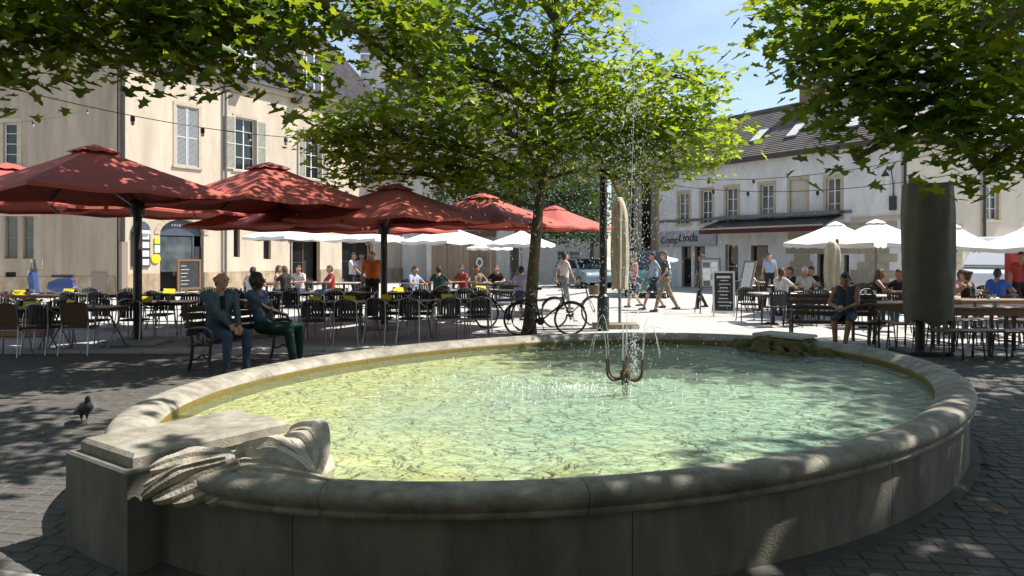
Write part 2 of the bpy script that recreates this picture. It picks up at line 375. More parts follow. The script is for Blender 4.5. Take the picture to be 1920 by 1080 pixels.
for k in range(6):
    m_ = MB().box((0, 0, 0), (.112 + .012 * k, .099, .022), ch=.007); variants.append(m_.mesh('sett', M['sett']))
for i, (X, Y, w, d, z, r) in enumerate(setts[:300]):
    o = bpy.data.objects.new('sett', variants[max(0, min(5, int((w - .106) / .012)))]); link(o, ground)
    o.location = (X, Y, .008 + z); o.rotation_euler = (0, 0, ra + r)
mb = MB()
for s in setts[300:]: sett_geo(mb, *s)
tag(mb.build('paving_setts', M['sett'], ground), kind='stuff')
# pale slab at the near left corner
mb = MB(); mb.box((-2.95, 3.55, .022), (1.1, .42, .05), Matrix.Rotation(R(-14), 3, 'Z'), ch=.012); mb.build('paving_slab', M['slab'], ground)
# pale kerb line between the terrace and the fountain walk, seen in the sun behind the tables
for k in range(9):
    x0 = -8.2 + k * 1.0
    MB().box((x0 + .5, 12.02 + .25 * k * .2 + .1, .03), (.985, .3, .07), Matrix.Rotation(R(3), 3, 'Z'), ch=.012).build('kerb_stone', M['slab'], ground)

# ------------------------------------------------------------------ fountain
ft = empty('fountain', FC, 0, 'oval pale stone fountain basin with rounded coping and carved pedestal', 'fountain')
def sweep(t0, t1, prof, n, mi_fn=None):
    mb = MB(); k = len(prof); rings = []
    for i in range(n + 1):
        t = t0 + (t1 - t0) * i / n; rings.append([ell(t, o, z) for o, z in prof])
    vs_ = [p for r_ in rings for p in r_]
    for i in range(n):
        for j in range(k):
            q = (i * k + j, i * k + (j + 1) % k, (i + 1) * k + (j + 1) % k, (i + 1) * k + j)
            mb.f.append(q); mb.m.append(mi_fn(j) if mi_fn else 0)
    mb.f.append(tuple(range(k - 1, -1, -1))); mb.m.append(0); mb.f.append(tuple(n * k + j for j in range(k))); mb.m.append(0)
    mb.v = [tuple(p) for p in vs_]; return mb
cop = [(-.07, .415), (-.022, .415), (-.016, .424), (-.016, .438), (-.028, .446), (-.018, .458), (-.004, .478), (0, .50), (-.006, .522), (-.022, .54), (-.05, .551), (-.10, .556), (-.15, .553), (-.19, .545), (-.23, .53), (-.265, .512), (-.285, .497), (-.296, .482), (-.30, .46), (-.30, .36), (-.07, .36)]
NS = 17; t00 = 3.30
for i in range(NS):
    t0 = t00 + i * 2 * math.pi / NS; t1 = t0 + 2 * math.pi / NS; g = .0006
    sweep(t0 + g, t1 - g, cop, 10, lambda j: 1 if j in (17, 18, 19) else 0).build('coping_stone', [M['stone'], M['algaewall']], ft, 35, True)
NW = 13
for i in range(NW):
    t0 = 3.62 + i * 2 * math.pi / NW; t1 = t0 + 2 * math.pi / NW; g = .0007
    sweep(t0 + g, t1 - g, [(-.05, .0), (-.05, .413), (-.12, .414), (-.12, .0)], 10).build('wall_slab', M['stonewall'], ft, 35, True)
sweep(0, 2 * math.pi, [(-.075, 0), (-.075, .405), (-.283, .407), (-.283, 0)], 120).build('wall_core', M['joint'], ft, 35, True)
sweep(0, 2 * math.pi, [(-.278, .02), (-.278, .42), (-.295, .42), (-.295, .02)], 120).build('basin_side', M['algaewall'], ft, 35, True)
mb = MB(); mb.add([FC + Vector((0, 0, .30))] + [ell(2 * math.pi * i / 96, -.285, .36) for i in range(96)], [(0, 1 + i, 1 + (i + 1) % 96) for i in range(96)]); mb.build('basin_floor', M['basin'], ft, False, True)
sweep(0, 2 * math.pi, [(-.048, .0), (-.048, .035), (-.02, .03), (.03, .012), (.03, 0)], 120).build('foot_mortar', M['joint'], ft, 35, True)
# water surface: a finely waved sheet
mb = MB(); NR, NT = 44, 128; vs_ = []; fs = []
for i in range(NR + 1):
    for j in range(NT):
        p = ell(2 * math.pi * j / NT, -.2925, 0); q = FC.lerp(p, (i + .02) / (NR + .02)); d = (q - FC).length
        z = .43 + .005 * math.sin(9 * d) * math.exp(-d * .5) + .003 * math.sin(5.1 * q.x + 3.3 * q.y) * math.sin(4.2 * q.y - 2 * q.x)
        vs_.append(Vector((q.x - FC.x, q.y - FC.y, z if i < NR else .43)))
for i in range(NR):
    for j in range(NT): fs.append((i * NT + j, i * NT + (j + 1) % NT, (i + 1) * NT + (j + 1) % NT, (i + 1) * NT + j))
fs.append(tuple(range(NT)))
mb.add(vs_, fs); water = tag(mb.build('water', M['water'], None, True), kind='structure', label='rippled green water filling the fountain'); water.location = (FC.x, FC.y, 0)

# pedestals straddling the coping
BU = Vector((math.cos(R(54)), math.sin(R(54)), 0)); BV = Vector((BU.y, -BU.x, 0)); BP = Vector((-1.95, 3.65, 0))
def bl(u, v, z): return BP + BU * u + BV * v + Vector((0, 0, z))
def ubox(mb, fn, u0, u1, v0, v1, z0, z1, ch=.012):
    k = ch; vs_ = []
    for z, t in ((z0, 0), (z1 - k, 0), (z1, k)):
        vs_ += [fn(u0 + t, v0 + t, z), fn(u1 - t, v0 + t, z), fn(u1 - t, v1 - t, z), fn(u0 + t, v1 - t, z)]
    fs = [(3, 2, 1, 0), (8, 9, 10, 11)]
    for l_ in range(2):
        for i in range(4): fs.append((l_ * 4 + i, l_ * 4 + (i + 1) % 4, l_ * 4 + 4 + (i + 1) % 4, l_ * 4 + 4 + i))
    return mb.add(vs_, fs)
mb = MB(); ubox(mb, bl, 0, .36, -.70, 0, 0, .545); ubox(mb, bl, .355, .98, -.66, -.10, .02, .545); mb.build('pedestal', M['stonewall'], ft, False, True)
mb = MB(); ubox(mb, bl, .055, 1.02, -.645, -.055, .54, .615, .02); mb.build('pedestal_cap', M['stone'], ft, False, True)

def capsule(mb, p0, p1, r0, r1, n=9, mi=0):
    p0, p1 = Vector(p0), Vector(p1); d = p1 - p0; L = d.length; t = d.normalized() if L > 1e-6 else Vector((0, 0, 1))
    a = t.orthogonal().normalized(); b = t.cross(a); rings = []
    for s_ in (-75, -45, -15): rings.append((p0 + t * (r0 * math.sin(R(s_))), r0 * math.cos(R(s_))))
    for s_ in (15, 45, 75): rings.append((p1 + t * (r1 * math.sin(R(s_))), r1 * math.cos(R(s_))))
    vs_ = [c + (a * math.cos(2 * math.pi * j / n) + b * math.sin(2 * math.pi * j / n)) * r for c, r in rings for j in range(n)]
    fs = [tuple(range(n - 1, -1, -1)), tuple(5 * n + j for j in range(n))]
    for i in range(5):
        for j in range(n): fs.append((i * n + j, i * n + (j + 1) % n, (i + 1) * n + (j + 1) % n, (i + 1) * n + j))
    mb.add(vs_, fs, mi)
def blob(name, segs, mats, voxel, parent=None, smooth=4, disp=0.0, factor=.5):
    """segs: (p0, p1, r0, r1, material index) -> one continuous skin grown round all segments"""
    mb = MB()
    for p0, p1, r0, r1, mi in segs: capsule(mb, p0, p1, r0, r1)
    me = bpy.data.meshes.new(name); me.from_pydata(mb.v, [], mb.f)
    o = bpy.data.objects.new(name, me); col.objects.link(o)
    md = o.modifiers.new('r', 'REMESH'); md.mode = 'VOXEL'; md.voxel_size = voxel; md.adaptivity = 0
    if smooth: s = o.modifiers.new('s', 'SMOOTH'); s.factor = factor; s.iterations = smooth
    dg = bpy.context.evaluated_depsgraph_get(); new = bpy.data.meshes.new_from_object(o.evaluated_get(dg)); new.name = name
    bpy.data.objects.remove(o); bpy.data.meshes.remove(me)
    new.materials.clear()
    for m_ in mats: new.materials.append(m_)
    if len(mats) > 1:
        n = len(new.polygons); c = np.empty(n * 3); new.polygons.foreach_get('center', c); c = c.reshape(-1, 3)
        best = np.full(n, 1e9); idx = np.zeros(n, np.int32)
        for p0, p1, r0, r1, mi in segs:
            p0 = np.array(p0); p1 = np.array(p1); d = p1 - p0; L2 = d @ d
            t = np.clip(((c - p0) @ d) / L2, 0, 1) if L2 > 1e-12 else np.zeros(n)
            dist = np.linalg.norm(c - (p0 + t[:, None] * d), axis=1) - (r0 + (r1 - r0) * t)
            k = dist < best; best[k] = dist[k]; idx[k] = mi
        new.polygons.foreach_set('material_index', idx)
    if disp:
        n = len(new.vertices); co = np.empty(n * 3); new.vertices.foreach_get('co', co); co = co.reshape(-1, 3)
        w = np.sin(co @ np.array([31., 17., 23.])) * np.sin(co @ np.array([-13., 29., 19.]) + 1.3) + .6 * np.sin(co @ np.array([57., -41., 33.]) + .4)
        no = np.empty(n * 3); new.vertices.foreach_get('normal', no); co += no.reshape(-1, 3) * w[:, None] * disp
        new.vertices.foreach_set('co', co.ravel())
    new.shade_smooth(); new.update()
    return link(bpy.data.objects.new(name, new), parent)
# carved foliage spilling over the near flank of the pedestal: thick ribbed leaves, a fruit swag and a shell
def carved_leaf(mb, pts, w, th=.018, cup=.35, up=(0, 0, 1), ribs=3):
    pts = curve([Vector(p) - FC for p in pts], 4); n = len(pts); m_ = 9; up = Vector(up); vs_ = []
    for i, p in enumerate(pts):
        t = i / (n - 1); tg = (pts[min(i + 1, n - 1)] - pts[max(i - 1, 0)]).normalized(); sd = tg.cross(up).normalized(); nn = sd.cross(tg).normalized()
        wd = w * (.30 + .95 * math.sin(math.pi * min(1, .12 + .86 * t)) ** .8) * (1 + .10 * math.sin(t * 17))
        for s_ in (1, -1):
            for k in range(m_):
                q = -1 + 2 * k / (m_ - 1); vs_.append(p + sd * wd * q + nn * (cup * wd * (1 - q * q) + .007 * math.cos(q * math.pi * ribs) + s_ * th * (1 - .55 * abs(q)) * .5))
    fs = []
    for i in range(n - 1):
        a, b = i * 2 * m_, (i + 1) * 2 * m_
        for k in range(m_ - 1): fs.append((a + k, a + k + 1, b + k + 1, b + k)); fs.append((a + m_ + k, b + m_ + k, b + m_ + k + 1, a + m_ + k + 1))
        fs.append((a, b, b + m_, a + m_)); fs.append((a + m_ - 1, a + 2 * m_ - 1, b + 2 * m_ - 1, b + m_ - 1))
    for a in (0, (n - 1) * 2 * m_): fs.append(tuple(range(a, a + m_)) + tuple(range(a + 2 * m_ - 1, a + m_ - 1, -1)))
    mb.add(vs_, fs)
rng = random.Random(11); NUP = (-.35, -.75, .6)
def sprig(pixels, w, Y0, Y1, cup=.4, up=NUP):
    q = MB(); n = len(pixels); carved_leaf(q, [P(x, y, Y0 + (Y1 - Y0) * i / (n - 1)) for i, (x, y) in enumerate(pixels)], w, .022, cup, up); return q.build('carved_leaf', M['carving'], ft, 30)
sprig([(440, 866), (390, 872), (330, 892), (272, 915)], .052, 3.72, 3.60); sprig([(450, 872), (400, 887), (345, 914), (288, 938)], .054, 3.68, 3.58); sprig([(455, 882), (415, 902), (372, 924), (325, 943)], .05, 3.66, 3.57)
sprig([(430, 856), (380, 855), (330, 865), (282, 882)], .05, 3.80, 3.64); sprig([(470, 888), (445, 908), (415, 926), (388, 944)], .045, 3.63, 3.56)
sprig([(425, 862), (350, 880), (305, 905), (268, 932)], .028, 3.66, 3.56, .7)
sprig([(450, 884), (505, 890), (560, 897), (620, 906)], .042, 3.64, 3.50, .5, (0, -.5, 1)); sprig([(445, 872), (500, 874), (550, 884), (598, 896)], .05, 3.74, 3.60, .5, (0, -.5, 1))
sprig([(452, 850), (500, 838), (540, 850), (585, 884)], .06, 3.92, 3.70, .7, (0, -.6, 1)); sprig([(470, 862), (505, 858), (545, 868), (582, 892)], .055, 3.80, 3.62, .8, (0, -.6, 1))
sprig([(548, 812), (580, 805), (600, 815), (604, 850), (594, 892)], .055, 4.16, 3.72, .5, (-.6, -.7, .3)); sprig([(535, 828), (562, 826), (584, 848), (586, 888)], .05, 4.08, 3.72, .5, (-.6, -.7, .3)); sprig([(520, 836), (545, 838), (565, 858), (574, 888)], .042, 3.98, 3.72, .5, (-.6, -.7, .3))
segs = []
def cs(x, y, Y, r, x2=None, y2=None, Y2=None, r2=None): segs.append((tuple(P(x, y, Y) - FC), tuple(P(x2 or x + 3, y2 or y, Y2 or Y) - FC), r, r2 or r, 0))
cs(400, 885, 3.88, .09, 560, 890, 3.98, .15); cs(430, 868, 3.92, .07, 550, 862, 4.05, .10); cs(500, 850, 4.1, .07, 580, 845, 4.22, .09); cs(560, 900, 3.95, .13, 590, 880, 4.12, .12); cs(330, 905, 3.72, .04, 430, 888, 3.80, .06); cs(480, 866, 3.84, .05, 520, 876, 3.84, .06)
for x, y in ((455, 846), (470, 840), (488, 848), (475, 854), (500, 844), (515, 850)): cs(x, y, 3.93, .028)
for x, y in ((395, 862), (410, 856), (425, 850)): cs(x, y, 3.84, .024)
blob('carved_swag', segs, [M['carving']], .011, ft, 2, .003)
# far pedestal: mossy stones under a flat slab
FP = Vector((3.52, 9.30, 0)); FU = Vector((math.cos(R(40)), math.sin(R(40)), 0)); FV = Vector((FU.y, -FU.x, 0))
def fl(u, v, z): return FP + FU * u + FV * v + Vector((0, 0, z))
mb = MB(); ubox(mb, fl, -.26, .26, -.30, .30, .05, .585, .02); mb.build('rear_pedestal', M['moss'], ft, False, True)
mb = MB(); ubox(mb, fl, -.22, .22, -.33, .33, .60, .635, .012); mb.build('rear_cap', M['slab'], ft, False, True)
segs = []
for k in range(80):
    a = rng.uniform(0, 2 * math.pi); rr = rng.uniform(.1, .72); u, v = -.16 + .62 * rr * math.cos(a), 1.15 * rr * math.sin(a)
    z = .615 - .22 * (rr / .72) ** 1.6 + rng.uniform(-.03, .02); p = fl(u, v, z - .06) - FC
    segs.append((tuple(p), tuple(p + Vector((rng.uniform(-.07, .07), rng.uniform(-.07, .07), rng.uniform(-.05, .02)))), rng.uniform(.05, .09), rng.uniform(.04, .07), 0))
segs.append((tuple(fl(-.12, -.6, .42) - FC), tuple(fl(-.12, .6, .42) - FC), .11, .11, 0))
blob('mossy_rocks', segs, [M['moss']], .016, ft, 1, .009)
# nozzle ring
NZ = Vector((px(1172, 6.9), 6.9, .0))
mb = MB(); mb.lathe([(.025, .30), (.025, .40), (.032, .42), (.036, .46), (.048, .485), (.052, .515), (.036, .545), (.022, .565), (.018, .60), (.008, .64)], 12, NZ - FC); mb.build('nozzle_body', M['rust'], ft, 40)
for k in range(6):
    a = 2 * math.pi * k / 6 + .3; d = Vector((math.cos(a), math.sin(a), 0)); b = NZ - FC
    MB().tube(curve([b + d * .03 + Vector((0, 0, .47)), b + d * .12 + Vector((0, 0, .455)), b + d * .178 + Vector((0, 0, .50)), b + d * .19 + Vector((0, 0, .58)), b + d * .192 + Vector((0, 0, .66))], 5), .011, 7).build('nozzle_pipe', M['rust'], ft, 40)
# falling water: drops, thin streams
mat('drop', (.92, .95, .96), .08, spec=.8, trans=.25)
rng = random.Random(5); mb = MB()
def drop(p, r):
    l_ = r * rng.uniform(1.5, 4.2); p = Vector(p)
    mb.add([p + Vector((r, 0, 0)), p + Vector((-r * .5, r * .87, 0)), p + Vector((-r * .5, -r * .87, 0)), p + Vector((0, 0, l_)), p + Vector((0, 0, -r * 1.2))], [(0, 1, 3), (1, 2, 3), (2, 0, 3), (1, 0, 4), (2, 1, 4), (0, 2, 4)])
for k in range(2100):   # central plume
    z = .5 + 4.4 * rng.random() ** 1.1; s_ = .02 + .035 * (z - .5)
    drop((NZ.x + .09 + rng.gauss(0, s_), NZ.y + rng.gauss(0, s_), z), rng.uniform(.0015, .005))
for k in range(2500):   # drops thrown out by the wind
    z = .45 + 2.3 * rng.random(); s_ = .62 - .06 * z
    drop((NZ.x - .08 + rng.gauss(0, s_), NZ.y + rng.gauss(0, .5), z), rng.uniform(.0012, .0036))
tag(mb.build('water_spray', M['drop'], None, True), 'fine white drops of the fountain jet hanging in the air', 'water spray', kind='stuff')
mb = MB()
for k in range(420):    # pitting and foam where the drops strike the surface
    a = rng.uniform(0, 6.283); d_ = abs(rng.gauss(0, 1)) * .75; p = NZ + Vector((-.55 + d_ * 1.25 * math.cos(a), -.25 + d_ * math.sin(a) * .8, 0)); r = rng.uniform(.003, .008)
    if not inside_ell(p.x, p.y, -.45): continue
    h_ = r * rng.uniform(.5, 2.2); mb.add([Vector((p.x + r * math.cos(b), p.y + r * math.sin(b) * .8, .432)) for b in (0, 1.26, 2.5, 3.77, 5.0)] + [Vector((p.x, p.y, .438 + h_))], [(0, 1, 5), (1, 2, 5), (2, 3, 5), (3, 4, 5), (4, 0, 5)])
tag(mb.build('foam_flecks', M['drop'], None, True), 'white flecks where the falling drops strike the water', 'foam', kind='stuff')
def jet(name, pts, r, label):
    mb = MB(); mb.tube(curve(pts, 6), r, 5); return tag(mb.build(name, M['drop'], None, True), label, 'water jet', 'thin water jets of the fountain')
tops = [(0, .36, 'straight thin water jet left of the nozzle'), (3, .34, 'straight thin water jet above the nozzle middle')]
for k in range(6):
    a = 2 * math.pi * k / 6 + .3; d = Vector((math.cos(a), math.sin(a), 0)); b = NZ + d * .192; hh = .30 + .05 * (k % 3)
    words = ['right rear', 'middle rear', 'left rear', 'left front', 'middle front', 'right front'][k]
    jet('water_jet', [b + Vector((0, 0, .66)), b + d * .02 + Vector((0, 0, .66 + hh * .7)), b + d * .07 + Vector((0, 0, .66 + hh)), b + d * .13 + Vector((0, 0, .66 + hh * .75)), b + d * .19 + Vector((0, 0, .66 + hh * .1))], .0024, 'thin arching water jet from the %s pipe of the nozzle' % words)
jet('water_jet', [NZ + Vector((.0, 0, .66)), NZ + Vector((.04, 0, 1.6)), NZ + Vector((.08, 0, 2.9)), NZ + Vector((.10, 0, 3.9))], .0024, 'tall thin water jet rising from the centre of the nozzle')

# ------------------------------------------------------------------ buildings
class Facade:
    """a wall line: origin o, unit direction d along the wall, outward normal n"""
    def __init__(s, o, d, root):
        s.o = Vector((o[0], o[1], 0)); s.d = Vector((d[0], d[1], 0)).normalized(); s.root = root
        n = Vector((s.d.y, -s.d.x, 0)); mid = s.o
        s.n = n if (Vector((0, 0, 0)) - mid).dot(n) > 0 else -n
    def pt(s, a, z, dep=0.0): return s.o + s.d * a + s.n * dep + Vector((0, 0, z))
    def S(s, x):                                     # picture column -> distance along the wall
        r = (x - 960) / F; return (s.o.y * r - s.o.x) / (s.d.x - s.d.y * r)
    def Z(s, x, y): return pz(y, s.o.y + s.d.y * s.S(x))
    def rect(s, x0, x1, y0, y1):
        a, b = sorted((s.S(x0), s.S(x1))); xm = (x0 + x1) / 2; return a, b, s.Z(xm, y1), s.Z(xm, y0)
    def box(s, a0, a1, z0, z1, d0, d1, mb=None):
        mb = mb or MB(); p = [s.pt(a, z, d) for d in (d0, d1) for a, z in ((a0, z0), (a1, z0), (a1, z1), (a0, z1))]
        return mb.add(p, [(3, 2, 1, 0), (4, 5, 6, 7), (0, 1, 5, 4), (1, 2, 6, 5), (2, 3, 7, 6), (3, 0, 4, 7)])
    def part(s, name, m, a0, a1, z0, z1, d0, d1, parent=None, label=None):
        o = s.box(a0, a1, z0, z1, d0, d1).build(name, m, parent or s.root, False, False); off = s.root.location
        o.data.transform(Matrix.Translation(-off)); 
        if label: o['label'] = label
        return o
    def wall(s, name, m, L0, L1, H0, H1, holes, th=.3, reveal=None, rdep=.26):
        mb = MB(); A = sorted({L0, L1, *[v for h in holes for v in h[:2]]}); Zs = sorted({H0, H1, *[v for h in holes for v in h[2:4]]})
        for i in range(len(A) - 1):
            for j in range(len(Zs) - 1):
                am, zm = (A[i] + A[i + 1]) / 2, (Zs[j] + Zs[j + 1]) / 2
                if any(h[0] < am < h[1] and h[2] < zm < h[3] for h in holes): continue
                if not (L0 < am < L1 and H0 < zm < H1): continue
                mb.add([s.pt(A[i], Zs[j]), s.pt(A[i + 1], Zs[j]), s.pt(A[i + 1], Zs[j + 1]), s.pt(A[i], Zs[j + 1])], [(0, 1, 2, 3)])
        for h in holes:
            a0, a1, z0, z1 = h[:4]; q = [(a0, z0), (a1, z0), (a1, z1), (a0, z1)]
            for k in range(4):
                (a, z), (b, y) = q[k], q[(k + 1) % 4]; mb.add([s.pt(a, z), s.pt(b, y), s.pt(b, y, -rdep), s.pt(a, z, -rdep)], [(0, 1, 2, 3)], 1)
        me = mb.mesh(name, [m, reveal or m], False, s.root.location); return link(bpy.data.objects.new(name, me), s.root)
    def window(s, h, frame='paintwhite', panes=(2, 3), glass='glass', dep=-.20, fw=.055):
        a0, a1, z0, z1 = h[:4]; off = s.root.location; fr = MB()
        s.box(a0 - .02, a0 + fw, z0, z1, dep, dep + .05, fr); s.box(a1 - fw, a1 + .02, z0, z1, dep, dep + .05, fr)
        s.box(a0 + fw, a1 - fw, z0, z0 + fw, dep, dep + .05, fr); s.box(a0 + fw, a1 - fw, z1 - fw, z1, dep, dep + .05, fr)
        w, hh = (a1 - a0) / panes[0], (z1 - z0) / panes[1]
        for i in range(1, panes[0]): s.box(a0 + i * w - .03, a0 + i * w + .03, z0 + fw, z1 - fw, dep + .005, dep + .045, fr)
        for j in range(1, panes[1]): s.box(a0 + fw, a1 - fw, z0 + j * hh - .015, z0 + j * hh + .015, dep + .008, dep + .04, fr)
        fo = link(bpy.data.objects.new('window', fr.mesh('window', M[frame], False, off)), s.root)
        for i in range(panes[0]):
            for j in range(panes[1]):
                s.part('pane', M[glass], a0 + i * w + .01, a0 + (i + 1) * w - .01, z0 + j * hh + .005, z0 + (j + 1) * hh - .005, dep + .012, dep + .022, fo)
        return fo
    def shutter(s, a0, a1, z0, z1, m, dep=.02, slats=True):
        off = s.root.location; fr = MB(); w = .06
        s.box(a0, a0 + w, z0, z1, dep, dep + .04, fr); s.box(a1 - w, a1, z0, z1, dep, dep + .04, fr)
        zm = z0 + (z1 - z0) * .47
        for z in (z0, zm, z1 - w): s.box(a0 + w, a1 - w, z, z + w, dep + .002, dep + .038, fr)
        o = link(bpy.data.objects.new('shutter', fr.mesh('shutter', M[m], False, off)), s.root)
        sl = MB(); z = z0 + w + .01
        while z < z1 - w - .03:
            if abs(z - zm) > .03: sl.add([s.pt(a0 + w, z, dep + .032), s.pt(a1 - w, z, dep + .032), s.pt(a1 - w, z + .05, dep + .008), s.pt(a0 + w, z + .05, dep + .008)], [(0, 1, 2, 3)])
            z += .055
        l_ = link(bpy.data.objects.new('slats', sl.mesh('slats', M['louvre_grey' if m == 'shutter_white' else 'louvre'], False, off)), o); l_['kind'] = 'stuff'
        return o
    def trim(s, h, m='surround', w=.13, t=.03, sill=True):
        a0, a1, z0, z1 = h[:4]; mb = MB(); off = s.root.location
        s.box(a0 - w, a0, z0, z1, -.01, t, mb); s.box(a1, a1 + w, z0, z1, -.01, t, mb); s.box(a0 - w, a1 + w, z1, z1 + w * 1.1, -.01, t + .004, mb)
        o = link(bpy.data.objects.new('surround', mb.mesh('surround', M[m], False, off)), s.root)
        if sill: s.part('sill', M[m], a0 - w - .04, a1 + w + .04, z0 - .10, z0, -.02, .08)
        return o
    def tube(s, name, m, pts, r, parent=None):
        mb = MB().tube([s.pt(*p) for p in pts], r, 7); return link(bpy.data.objects.new(name, mb.mesh(name, M[m], 40, s.root.location)), parent or s.root)

# --- cream house at the left, running away to the right
LO = (-16.4, 30.0)
bL = empty('cream_house', (LO[0], LO[1], 0), 0, 'cream rendered house with shutters and slate dormer roof behind the red parasols', 'building')
fL = Facade(LO, (.53, .85), bL)
wins = [fL.rect(330, 372, 200, 312), fL.rect(441, 479, 222, 320), fL.rect(573, 601, 246, 335), fL.rect(668, 690, 262, 345), fL.rect(752, 770, 280, 352)]
arch = fL.rect(300, 382, 412, 552); arch = (arch[0], arch[1], 0.0, arch[3])
low = [fL.rect(438, 450, 430, 482), fL.rect(438, 450, 404, 418), fL.rect(494, 508, 450, 486), fL.rect(548, 600, 452, 545), fL.rect(641, 700, 452, 545)]
low = [h if i not in (3, 4) else (h[0], h[1], 0.0, h[3]) for i, h in enumerate(low)]
EL = 10.15; L1 = fL.S(800)
fL.wall('wall', M['render_cream'], 0, L1, 0, EL, wins + [arch] + low, reveal=M['surround'])
for i, h in enumerate(wins):
    fL.trim(h, 'surround', .14, .03)
    w = (h[1] - h[0]) / 2
    if i == 0:
        fL.shutter(h[0] + .01, h[0] + w - .005, h[2], h[3], 'shutter_white', -.06); fL.shutter(h[0] + w + .005, h[1] - .01, h[2], h[3], 'shutter_white', -.06)
    else:
        fL.window(h, 'paintwhite', (2, 4)); fL.shutter(h[0] - w - .02, h[0] - .04, h[2], h[3], 'shutter', .035); fL.shutter(h[1] + .04, h[1] + w + .02, h[2], h[3], 'shutter', .035)
for h in low[:3]: fL.window(h, 'wood_dark', (1, 1), dep=-.22)
for h in low[3:]:
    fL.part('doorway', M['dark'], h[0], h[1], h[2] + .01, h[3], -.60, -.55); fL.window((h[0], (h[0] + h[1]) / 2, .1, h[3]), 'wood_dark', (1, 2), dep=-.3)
# arched shop door
a0, a1, z1 = arch[0], arch[1], arch[3]; r = (a1 - a0) / 2; am = (a0 + a1) / 2
sp = MB()
for sg in (-1, 1):
    n = 8; pts = [(am + sg * r, z1)] + [(am + sg * r * math.sin(math.pi / 2 * k / n), z1 - r * .62 + r * .62 * math.cos(math.pi / 2 * k / n)) for k in range(n + 1)]
    sp.prism(pts, lambda a, z, d: fL.pt(a, z, d), -.26, -.002)
link(bpy.data.objects.new('arch_spandrel', sp.mesh('arch_spandrel', M['surround'], False, bL.location)), bL)
vo = MB()
for k in range(13):
    def ap(q, rr): t = math.pi * q / 13; return (am - (r + rr) * math.cos(t), z1 - r * .62 + (r * .62 + rr) * math.sin(t))
    A, B, C_, D = ap(k + .03, .02), ap(k + .97, .02), ap(k + .97, .26), ap(k + .03, .26)
    q = MB().prism([A, B, C_, D], lambda a, z, d: fL.pt(a, z, d), -.01, .035); link(bpy.data.objects.new('voussoir', q.mesh('voussoir', M['surround'], False, bL.location)), bL)
fL.part('shop_back', M['dark'], a0, a1, 0.02, z1, -.95, -.9)
sf = fL.part('shop_front', M['shopblue'], a0 + .02, a1 - .02, z1 - .72, z1 - .03, -.24, -.18)
fL.part('shop_post', M['shopblue'], a0 + .02, a0 + .12, .02, z1 - .75, -.24, -.18); fL.part('shop_post', M['shopblue'], a1 - .46, a1 - .38, .02, z1 - .75, -.24, -.18)
fL.part('shop_pane', M['glass_grey'], a0 + .14, a1 - .48, .9, z1 - .76, -.22, -.21)
fL.part('black_panel', M['slate_board'], a1 - .37, a1 - .03, .02, z1 - 1.2, -.20, -.16)
for k in range(5): fL.part('panel_lettering', M['chalk'], a1 - .33 + .02 * (k % 2), a1 - .33 + .09 + .035 * ((k * 3) % 4) + .05, 1.32 - .17 * k, 1.38 - .17 * k, -.158, -.152)
# lettering on the dark menu board's neighbours: pale strokes along the fascia
for k in range(7): fL.part('fascia_lettering', M['chalk'], am - .42 + .125 * k, am - .42 + .125 * k + .075, z1 - .30, z1 - .215 + .02 * (k % 2), -.178, -.172)
a_ = 0.3
for h in sorted([arch] + low[3:]) + [(L1, L1, 0, 0)]:
    fL.part('plinth', M['plinth'], a_, h[0] - .02, .0, .85, -.01, .035); a_ = h[1] + .02
# eaves cornice, gutter, modillions, downpipes
fL.part('cornice', M['surround'], 0, L1, EL - .28, EL - .02, -.05, .22); fL.part('gutter', M['zinc'], -.1, L1, EL - .02, EL + .12, .05, .38)
for x in (305, 440, 545): 
    a = fL.S(x); fL.part('modillion', M['pipe'], a, a + .42, EL - .52, EL - .285, .0, .42)
fL.tube('downpipe', 'pipe', [(.12, EL - .1, .12), (.12, .1, .12)], .09); a = fL.S(420); fL.tube('downpipe', 'zinc', [(a, EL - .1, .12), (a, .1, .12)], .06)
fL.part('downpipe_guard', M['wood_grey'], .0, .25, .05, 2.2, .02, .26)
